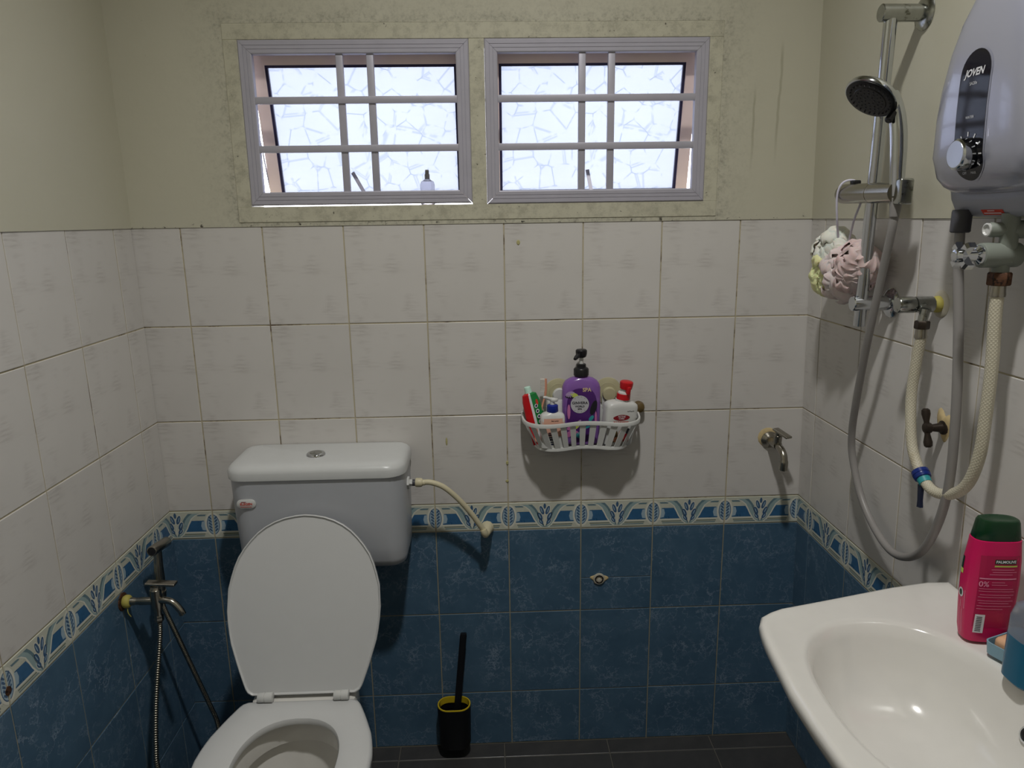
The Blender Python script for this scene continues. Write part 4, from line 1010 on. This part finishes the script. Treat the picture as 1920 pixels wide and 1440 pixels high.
def cap_patch(hw, z0, z1, lift, n=26):
    """vertical strips so the panel follows the curved shell"""
    vs = []; fs = []
    for j in range(n + 1):
        z = z0 + (z1 - z0) * (1 - cos(pi * j / n)) / 2; h = hw
        if z > z1 - hw: h = sqrt(max(0, hw * hw - (z - (z1 - hw)) ** 2))
        if z < z0 + hw: h = sqrt(max(0, hw * hw - (z0 + hw - z) ** 2))
        h = max(h, .0003)
        for i in range(9): vs.append(fpt(-h + 2 * h * i / 8, z, lift))
    for j in range(n):
        for i in range(8): fs.append((j * 9 + i, j * 9 + i + 1, (j + 1) * 9 + i + 1, (j + 1) * 9 + i))
    return vs, fs
obj('panel_rim', *cap_patch(phw + .0022, pz0 - .0022, pz1 + .0022, .0008), HEATM, t)
pn = obj('control_panel', *cap_patch(phw, pz0, pz1, .0016), BLACKG, t)
g = G(); sh = .25
g.add(onto(text_mesh('JOVEN', .0140, bold=.0005), lambda x, y: fpt(x + y * sh, 1.712 + y, .0022)))
g.make('brand_lettering', WINK, pn, smooth=False); g = G()
g.add(onto(text_mesh('SA20e', .0065), lambda x, y: fpt(x, 1.697 + y, .0022)))
g.make('model_lettering', WINK, pn, smooth=False); g = G()
g.add(onto(text_mesh('WATER', .0055), lambda x, y: fpt(x, 1.650 + y, .0022)))
g.make('centre_lettering', WINK, pn, smooth=False); g = G()
for i in range(9):
    a_ = radians(215 - i * 31)
    if -.9 < sin(a_): g.add(onto(rect(-.0032, .0032, -.0011, .0011), lambda x, y: fpt((.0285 + x) * cos(a_) - y * sin(a_), 1.598 + (.0285 + x) * sin(a_) + y * cos(a_), .0022)))
for x0 in (-.010, .010): g.add(onto(text_mesh('OFF' if x0 < 0 else 'MAX', .0055), lambda x, y: fpt(x + x0, 1.571 + y, .0022)))
g.make('dial_marks', WINK, pn, smooth=False)
kp = RWp(hcy, 1.598, fsurf(0, 1.598)); 
obj('dial_knob', *turn(kp, (-1, 0, -.02), [(0, .0225), (.003, .0235), (.018, .0225), (.0185, .0215), (.0200, .0205), (.0203, .0195)], 36), CHROME, t)
obj('dial_face', *turn(kp + Vector((-.0198, 0, 0)), (-1, 0, -.02), [(0, .0196), (.001, .0190), (.0006, .006)], 32), KNOBM, t)
g = G(); g.add(onto(rect(-.027, .027, -.0052, .0052), lambda x, y: RWp(hcy - .002 - x, 1.5275 + y, .0655 + .0 * x)), 0)
st = [RWp(hcy - .004 - x, 1.5245 + y, 0) for x, y in ()]
def lowpt(x, z, lift):   # lower lip of the back shell
    for A_, B_ in zip(HP, HP[1:]):
        if z <= B_[0]: tt = (z - A_[0]) / (B_[0] - A_[0]); hw = A_[1] + (B_[1] - A_[1]) * tt; dd = .064 - (A_[2] + (B_[2] - A_[2]) * tt); break
    u = min(.98, abs(x) / hw); return RWp(hcy - x, z, .002 + (dd - .002) * (.5 + .5 * (1 - u ** 4.5) ** (1 / 4.5)) + lift)
g = G(); g.add(onto(patch(-.022, .026, 1.5095, 1.5175, 8, 1), lambda x, y: lowpt(x, y, .0006)), 0)
g.add(onto(rect(-.008, .008, 1.5150, 1.5162), lambda x, y: lowpt(x, y, .001)), 1); g.add(onto(rect(-.018, .020, 1.5115, 1.5128), lambda x, y: lowpt(x, y, .001)), 1)
g.make('warning_sticker', [REDL, WINK], t, smooth=False)

# ------------------------------------------------------------------ heater inlet valve
vy = -.775
t = thing('heater_inlet_valve', 'grey inlet valve with a chrome cross handle under the water heater', 'valve', RWp(vy, 1.45, .05))
g = G(); g.add(cyl(RWp(vy - .004, 1.512, .050), RWp(vy - .004, 1.44, .050), .0125)); g.add(cyl(RWp(vy, 1.4505, .090), RWp(vy, 1.4505, .030), .0185, None, 20, .003))
g.add(cyl(RWp(vy + .004, 1.488, .076), RWp(vy - .004, 1.488, .045), .0110, None, 16, .0015)); g.add(cyl(RWp(vy, 1.452, .055), RWp(vy, 1.420, .055), .012))
g.make('valve_body', GREYFIT, t)
obj('drain_cap', *turn(RWp(vy + .004, 1.488, .080), (-1, 0, 0), [(-.004, .0095), (.0, .0100), (.0006, .0080), (-.002, .0065)], 18), WHITE_PL, t)
obj('wall_plate', *turn(RWp(vy - .004, 1.488, -.001), (-1, 0, 0), [(0, .020), (.004, .020), (.006, .014), (.050, .013)], 18), GREYFIT, t)
hp = RWp(vy, 1.4505, .091)
obj('bonnet', *turn(hp, (-1, 0, 0), [(-.004, .0155), (.003, .0150), (.006, .009), (.030, .0075), (.034, .009)], 20), CHROME, t)
for i in range(4):
    a_ = radians(45 + 90 * i); d = Vector((0, cos(a_), sin(a_)))
    obj('handle_arm', *loft([[hp + Vector((-.012 - .022 * s, 0, 0)) + d * rr_ + (d.cross(Vector((1, 0, 0)))) * q_ * .0048 + Vector((w_ * .0055, 0, 0)) for q_, w_ in ((-1, -1), (1, -1), (1, 1), (-1, 1))] for s, rr_ in ((.6, .005), (.6, .020), (.45, .0235))]), CHROME, t)
obj('handle_hub', *turn(hp + Vector((-.028, 0, 0)), (-1, 0, 0), [(0, .008), (.002, .0105), (.008, .010), (.0095, .008), (.0093, .003)], 20), CHROME, t)
# ------------------------------------------------------------------ white braided hose
t = thing('braided_inlet_hose', 'white braided hose hanging in a loop from the angle valve to the heater valve', 'hose', RWp(-.66, 1.03, .05))
P = spline([RWp(vy, 1.395, .055), RWp(vy, 1.36, .055), RWp(vy - .001, 1.28, .052), RWp(vy + .003, 1.20, .050), RWp(vy + .010, 1.13, .048), RWp(vy + .032, 1.073, .047), RWp(vy + .070, 1.040, .047), RWp(vy + .115, 1.028, .049), RWp(vy + .150, 1.043, .050), RWp(vy + .186, 1.082, .050), RWp(vy + .205, 1.14, .048), RWp(vy + .212, 1.19, .046), RWp(vy + .2075, 1.245, .045), RWp(vy + .200, 1.30, .044)], 10)
hs = resample(P, .008); ho = obj('hose', *tube(hs, .0095, 16), BRAID, t); uv_tube(ho, 16, .008, .06)
obj('hose_ferrule', *turn(RWp(vy, 1.388, .055), (0, 0, 1), [(0, .0108), (.004, .0112), (.008, .0104), (.022, .0100)], 18), STEEL, t)
obj('hose_nut', *turn(RWp(vy, 1.405, .055), (0, 0, 1), [(0, .0150), (.002, .0162), (.018, .0162), (.020, .0145)], 6), RUST, t)
obj('hose_ferrule', *turn(RWp(-.573, 1.2905, .044), (-.0, .05, 1), [(0, .0108), (.004, .0112), (.008, .0104), (.020, .0098)], 18), STEEL, t)
obj('hose_nut', *turn(RWp(-.573, 1.308, .044), (0, 0, 1), [(0, .0118), (.002, .0130), (.013, .0130), (.015, .0115)], 6), DARKMET, t)
# blue clip tap on the hose
i0 = min(range(len(hs)), key=lambda i: (hs[i] - RWp(vy + .148, 1.045, .05)).length); cp = hs[i0]; cdn = (hs[i0 + 1] - hs[i0 - 1]).normalized()
t = thing('blue_hose_clip', 'blue plastic hose clamp with a dark lever on the white hose', 'clip', cp)
obj('clamp_ring', *turn(cp - cdn * .004, cdn, [(0, .0115), (.001, .0145), (.006, .0155), (.0065, .0145), (.0085, .0145), (.009, .0155), (.016, .0150), (.018, .012)], 14), BLUECLIP, t)
obj('clamp_collar', *turn(cp - cdn * .014, cdn, [(0, .0112), (.010, .0118)], 14), TEAL, t)
l0 = cp - cdn * .006 + Vector((-.004, 0, -.010)); l1 = l0 + Vector((-.004, -.010, -.040)); w0 = Vector((0, .0055, -.001)); n0 = Vector((-.003, 0, 0))
obj('clamp_lever', *loft([[l0 - w0 - n0, l0 + w0 - n0, l0 + w0 + n0, l0 - w0 + n0], [l0.lerp(l1, .7) - w0 * .7 - n0, l0.lerp(l1, .7) + w0 * .7 - n0, l0.lerp(l1, .7) + w0 * .7 + n0, l0.lerp(l1, .7) - w0 * .7 + n0], [l1 - w0 - n0, l1 + w0 * .9 - n0, l1 + w0 * .9 + n0, l1 - w0 + n0]]), NAVYCLIP, t, smooth=False)
# ------------------------------------------------------------------ angle valve
ay, az = -.552, 1.350
t = thing('angle_valve', 'spotted chrome angle valve above the braided hose', 'valve', RWp(ay, az, 0))
obj('putty', *turn(RWp(ay - .002, az + .001, 0), (-1, 0, 0), [(0, .026), (.0015, .024), (.003, .016)], 16), PUTTYW, t)
obj('thread_tape', *turn(RWp(ay, az, .001), (-1, 0, 0), [(0, .0150), (.006, .0155), (.010, .0135), (.016, .0130)], 18), TAPE, t)
obj('valve_body', *turn(RWp(ay, az, .014), (-1, 0, 0), [(0, .0125), (.002, .0148), (.034, .0148), (.0345, .0128)], 12), CHROME_OLD, t)
obj('valve_knob', *turn(RWp(ay, az, .049), (-1, 0, 0), [(0, .0128), (.0015, .0152), (.030, .0150), (.032, .0135), (.0325, .004)], 10), CHROME_OLD, t)
obj('valve_outlet', *cyl(RWp(ay - .021, az - .006, .040), RWp(ay - .021, az - .030, .044), .0085), CHROME_OLD, t)
obj('valve_elbow', *cyl(RWp(ay, az - .004, .038), RWp(ay - .021, az - .008, .040), .0105), CHROME_OLD, t)
# ------------------------------------------------------------------ old stop tap with dark cross handle
cy_, cz_ = -.600, 1.128
t = thing('old_stop_tap', 'dark corroded stop tap handle in stained putty inside the white hose loop', 'tap', RWp(cy_, cz_, 0))
pp = [(.022 + .005 * sin(3 * a_) + .006 * sin(2 * a_ + 1), a_) for a_ in [2 * pi * i / 22 for i in range(22)]]
obj('putty', *loft([[RWp(cy_ + .002 + r_ * .8 * cos(a_) * k_, cz_ + .004 + r_ * 1.45 * sin(a_) * k_, h_) for r_, a_ in pp] for k_, h_ in ((1, 0), (.8, .003), (.5, .005))]), CALK, t)
obj('spindle', *turn(RWp(cy_, cz_, .002), (-1, 0, .0), [(0, .014), (.004, .013), (.006, .009), (.024, .0065), (.026, .0095), (.036, .0095), (.038, .006)], 14), DARKMET, t)
for s_ in (1, -1):
    h0 = RWp(cy_, cz_, .034); d = Vector((-.006, .010 * s_, .030 * s_)); d = Vector((0, .30 * s_, .95 * s_)).normalized()
    obj('handle_arm', *turn(h0, d, [(.004, .0055), (.012, .0048), (.026, .0078), (.033, .0072), (.036, .004)], 12), DARKMET, t)

# ------------------------------------------------------------------ basin
t = thing('wash_basin', 'white ceramic wash basin fixed to the right wall', 'basin', (1.59, -.97, .78))
OUT = [(1.596, -.651), (1.540, -.661), (1.476, -.673), (1.35, -.706), (1.245, -.733), (1.210, -.752), (1.194, -.785), (1.186, -.84), (1.176, -.95), (1.176, -1.02), (1.180, -1.10), (1.20, -1.19), (1.26, -1.26), (1.40, -1.30), (1.596, -1.32)]
ZR = .850; KN = 72; bc = Vector((1.368, -.985))
def ray_out(th):
    d = Vector((cos(th), sin(th))); best = None
    for i in range(len(OUT)):
        a_, b_ = Vector(OUT[i]), Vector(OUT[(i + 1) % len(OUT)]); e = b_ - a_; den = d.x * e.y - d.y * e.x
        if abs(den) < 1e-9: continue
        w_ = a_ - bc; s = (w_.x * e.y - w_.y * e.x) / den; u = (w_.x * d.y - w_.y * d.x) / den
        if s > 0 and -1e-6 <= u <= 1 + 1e-6: best = s if best is None else max(best, s)
    return best
ths = [2 * pi * i / KN for i in range(KN)]; ro = [ray_out(a_) for a_ in ths]
def oring(z, ins): return [(bc.x + (r_ - ins) * cos(a_), bc.y + (r_ - ins) * sin(a_), z) for r_, a_ in zip(ro, ths)]
def iring(z, sc, dx=0, dy=0):
    out = []
    for a_ in ths:
        A_, B_ = .146, .205; n_ = 2.35; r_ = (abs(cos(a_) / A_) ** n_ + abs(sin(a_) / B_) ** n_) ** (-1 / n_)
        out.append((bc.x + dx + r_ * sc * cos(a_), bc.y + dy + r_ * sc * sin(a_), z))
    return out
def under(z, s_): return [(1.597 + (p[0] - 1.597) * s_, -.985 + (p[1] + .985) * s_, z) for p in oring(z, .004)]
bs = obj('bowl', *loft([under(.66, .45), under(.72, .72), under(.78, .93), under(.815, .985), oring(.832, .001), oring(.842, .0), oring(.8475, .002), oring(.8505, .006), oring(.8515, .012), oring(.8495, .022),
    iring(.8490, 1.06), iring(.848, 1.02), iring(.843, .985), iring(.825, .94), iring(.79, .87), iring(.755, .76), iring(.73, .58), iring(.72, .35), iring(.716, .13)]), CERAMIC, t)
obj('overflow_ring', *turn((1.497, -1.002, .800), (-.9, 0, .42), [(-.002, .0135), (.002, .013), (.003, .010), (.0, .009)], 22), CHROME, t)
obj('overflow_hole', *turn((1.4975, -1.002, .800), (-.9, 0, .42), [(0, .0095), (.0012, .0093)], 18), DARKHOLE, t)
obj('drain', *turn((1.368, -.985, .7165), (0, 0, 1), [(0, .022), (.002, .021), (.0025, .012), (.0, .010)], 24), CHROME, t)
# pink shampoo bottle
mt = T_((1.532, -.842, .8515)) @ RZ(radians(-6))
t = thing('pink_shampoo_bottle', 'bright pink shampoo bottle with a dark green cap on the basin rim', 'bottle', (1.532, -.842, .8515))
pb = Bot([(0, .027, .014, 3.2), (.003, .0325, .0185, 3.2), (.02, .0355, .0205, 3.4), (.06, .0385, .0215, 3.4), (.10, .0400, .0215, 3.4), (.14, .0385, .0205, 3.2), (.165, .0360, .0195, 3), (.172, .0355, .0190, 3), (.173, .033, .0165, 3)], mt)
bb = obj('bottle_body', *pb.mesh(48), PINKB, t)
obj('cap', *xform(loft([sup(0, 0, .171, .0335, .0172, 3, 40), sup(0, 0, .174, .0345, .0180, 3, 40), sup(0, 0, .200, .0300, .0180, 2.8, 40), sup(0, 0, .2035, .0285, .0168, 2.6, 40), sup(0, 0, .2045, .0255, .0145, 2.4, 40), sup(0, 0, .2030, .02, .010, 2.4, 40)]), mt), DGREEN, t)
g = G(); g.add(pb.put(patch(-.028, .030, .030, .150, 8, 10), 0, 0, .0003), 0)
g.add(pb.put(patch(-.008, .024, .1375, .1445, 6, 1), 0, 0, .0007), 1); g.add(pb.put(text_mesh('PALMOLIVE', .0058, bold=.0002), .008, .141, .0011), 2)
g.add(pb.put(patch(-.008, .026, .1325, .1350, 6, 1), 0, 0, .0007), 3)
g.add(pb.put(patch(-.027, .027, .1120, .1140, 8, 1), 0, 0, .0007), 4); g.add(pb.put(text_mesh('0%', .0125, bold=.0002), -.020, .1035, .0007), 4)
for i, (z, x0, x1) in enumerate(((.128, -.012, .022), (.124, -.010, .026), (.120, -.014, .020), (.107, -.009, .010), (.103, -.009, .014), (.096, -.026, .024), (.092, -.026, .026), (.086, -.024, .026), (.082, -.026, .022), (.076, -.026, .026), (.072, -.024, .02), (.067, -.026, .025), (.062, -.026, .012))):
    g.add(pb.put(patch(x0, x1, z - .0004, z + .0004, 6, 1), 0, 0, .0007), 5)
g.add(pb.put(patch(-.026, -.012, .020, .052, 3, 3), 0, 0, .0007), 6)
for i in range(9): g.add(pb.put(rect(-.024, -.016, .023 + i * .003, .0242 + i * .003), 0, 0, .0011), 7)
g.make('label_print', [PINKB2, DGREEN, WINK, LIME, PALEPINK, PALEPINK, WINK, INK], bb, smooth=False)
def side(y, z, lift):   # narrow side facing the room
    a, b, n = pb.at(z); u = min(.97, abs(y) / b); return mt @ Vector((-a * (1 - u ** n) ** (1 / n) - lift, y, z))
g = G(); g.add(onto(patch(.004, .012, .118, .138, 2, 2), lambda x, y: side(x, y, .0005)), 0); g.make('green_patch', DGREEN, bb, smooth=False); g = G(); g.add(onto(patch(.002, .010, .110, .118, 2, 1), lambda x, y: side(x, y, .0005)), 0); g.make('lime_patch', LIME, bb, smooth=False); g = G()
g.add(onto(ell(.001, .079, .0062, .0078), lambda x, y: side(x, y, .0005)), 2); g.add(onto(ell(.001, .079, .0035, .005), lambda x, y: side(x, y, .0009)), 0)
g.make('side_emblem', [DGREEN, LIME, WINK, PALEPINK], bb, smooth=False); g = G()
for y_, z0_, z1_ in ((-.009, .055, .086), (-.004, .012, .052), (.002, .012, .052), (.006, .056, .066), (.000, .054, .066)): g.add(onto(rect(y_ - .0005, y_ + .0005, z0_, z1_), lambda x, y: side(x, y, .0006)), 3)
g.make('side_text', [DGREEN, LIME, WINK, PALEPINK], bb, smooth=False)
# blue bottle at the frame edge
t = thing('blue_gel_bottle', 'clear bottle half full of blue gel with a lavender cap, beside the soap box', 'bottle', (1.528, -.952, .8515))
bx, by = 1.528, -.956
bo = obj('bottle_body', *loft([sup(bx, by, .8515, .030, .024, 3.5, 32), sup(bx, by, .856, .034, .028, 3.5, 32), sup(bx, by, .950, .034, .028, 3.5, 32), sup(bx, by, .968, .030, .025, 3, 32), sup(bx, by, .978, .016, .015, 2, 32), sup(bx, by, .982, .0125, .0125, 2, 32)]), CLEARP, t)
obj('blue_gel', *loft([sup(bx, by, .8515, .0305, .0245, 3.5, 32), sup(bx, by, .856, .0343, .0283, 3.5, 32), sup(bx, by, .922, .0343, .0283, 3.5, 32), sup(bx, by, .9225, .033, .027, 3.5, 32)]), BLUELIQ, t)
obj('cap', *turn((bx, by, .981), (0, 0, 1), [(0, .0155), (.002, .0165), (.020, .0160), (.022, .014), (.0223, .004)], 24), LAV, t)
# soap dish
t = thing('soap_box', 'pale blue soap box with a peach soap between the pink and blue bottles', 'soap dish', (1.540, -.895, .8515))
mt = T_((1.543, -.896, .8515)) @ RZ(radians(20))
obj('dish', *xform(loft([rrect(-.026, .026, -.018, .018, .008, 0, 4), rrect(-.031, .031, -.0225, .0225, .009, .004, 4), rrect(-.033, .033, -.024, .024, .009, .024, 4), rrect(-.031, .031, -.022, .022, .008, .024, 4), rrect(-.029, .029, -.020, .020, .008, .008, 4)]), mt), SOAPBOX, t)
tag(obj('soap_bar', *xform(rbox(-.025, .025, -.016, .016, .009, .033, .008, 4), mt), SOAP, origin=mt @ Vector((0, 0, .009))), 'peach bar of soap lying in the pale blue soap box', 'soap')
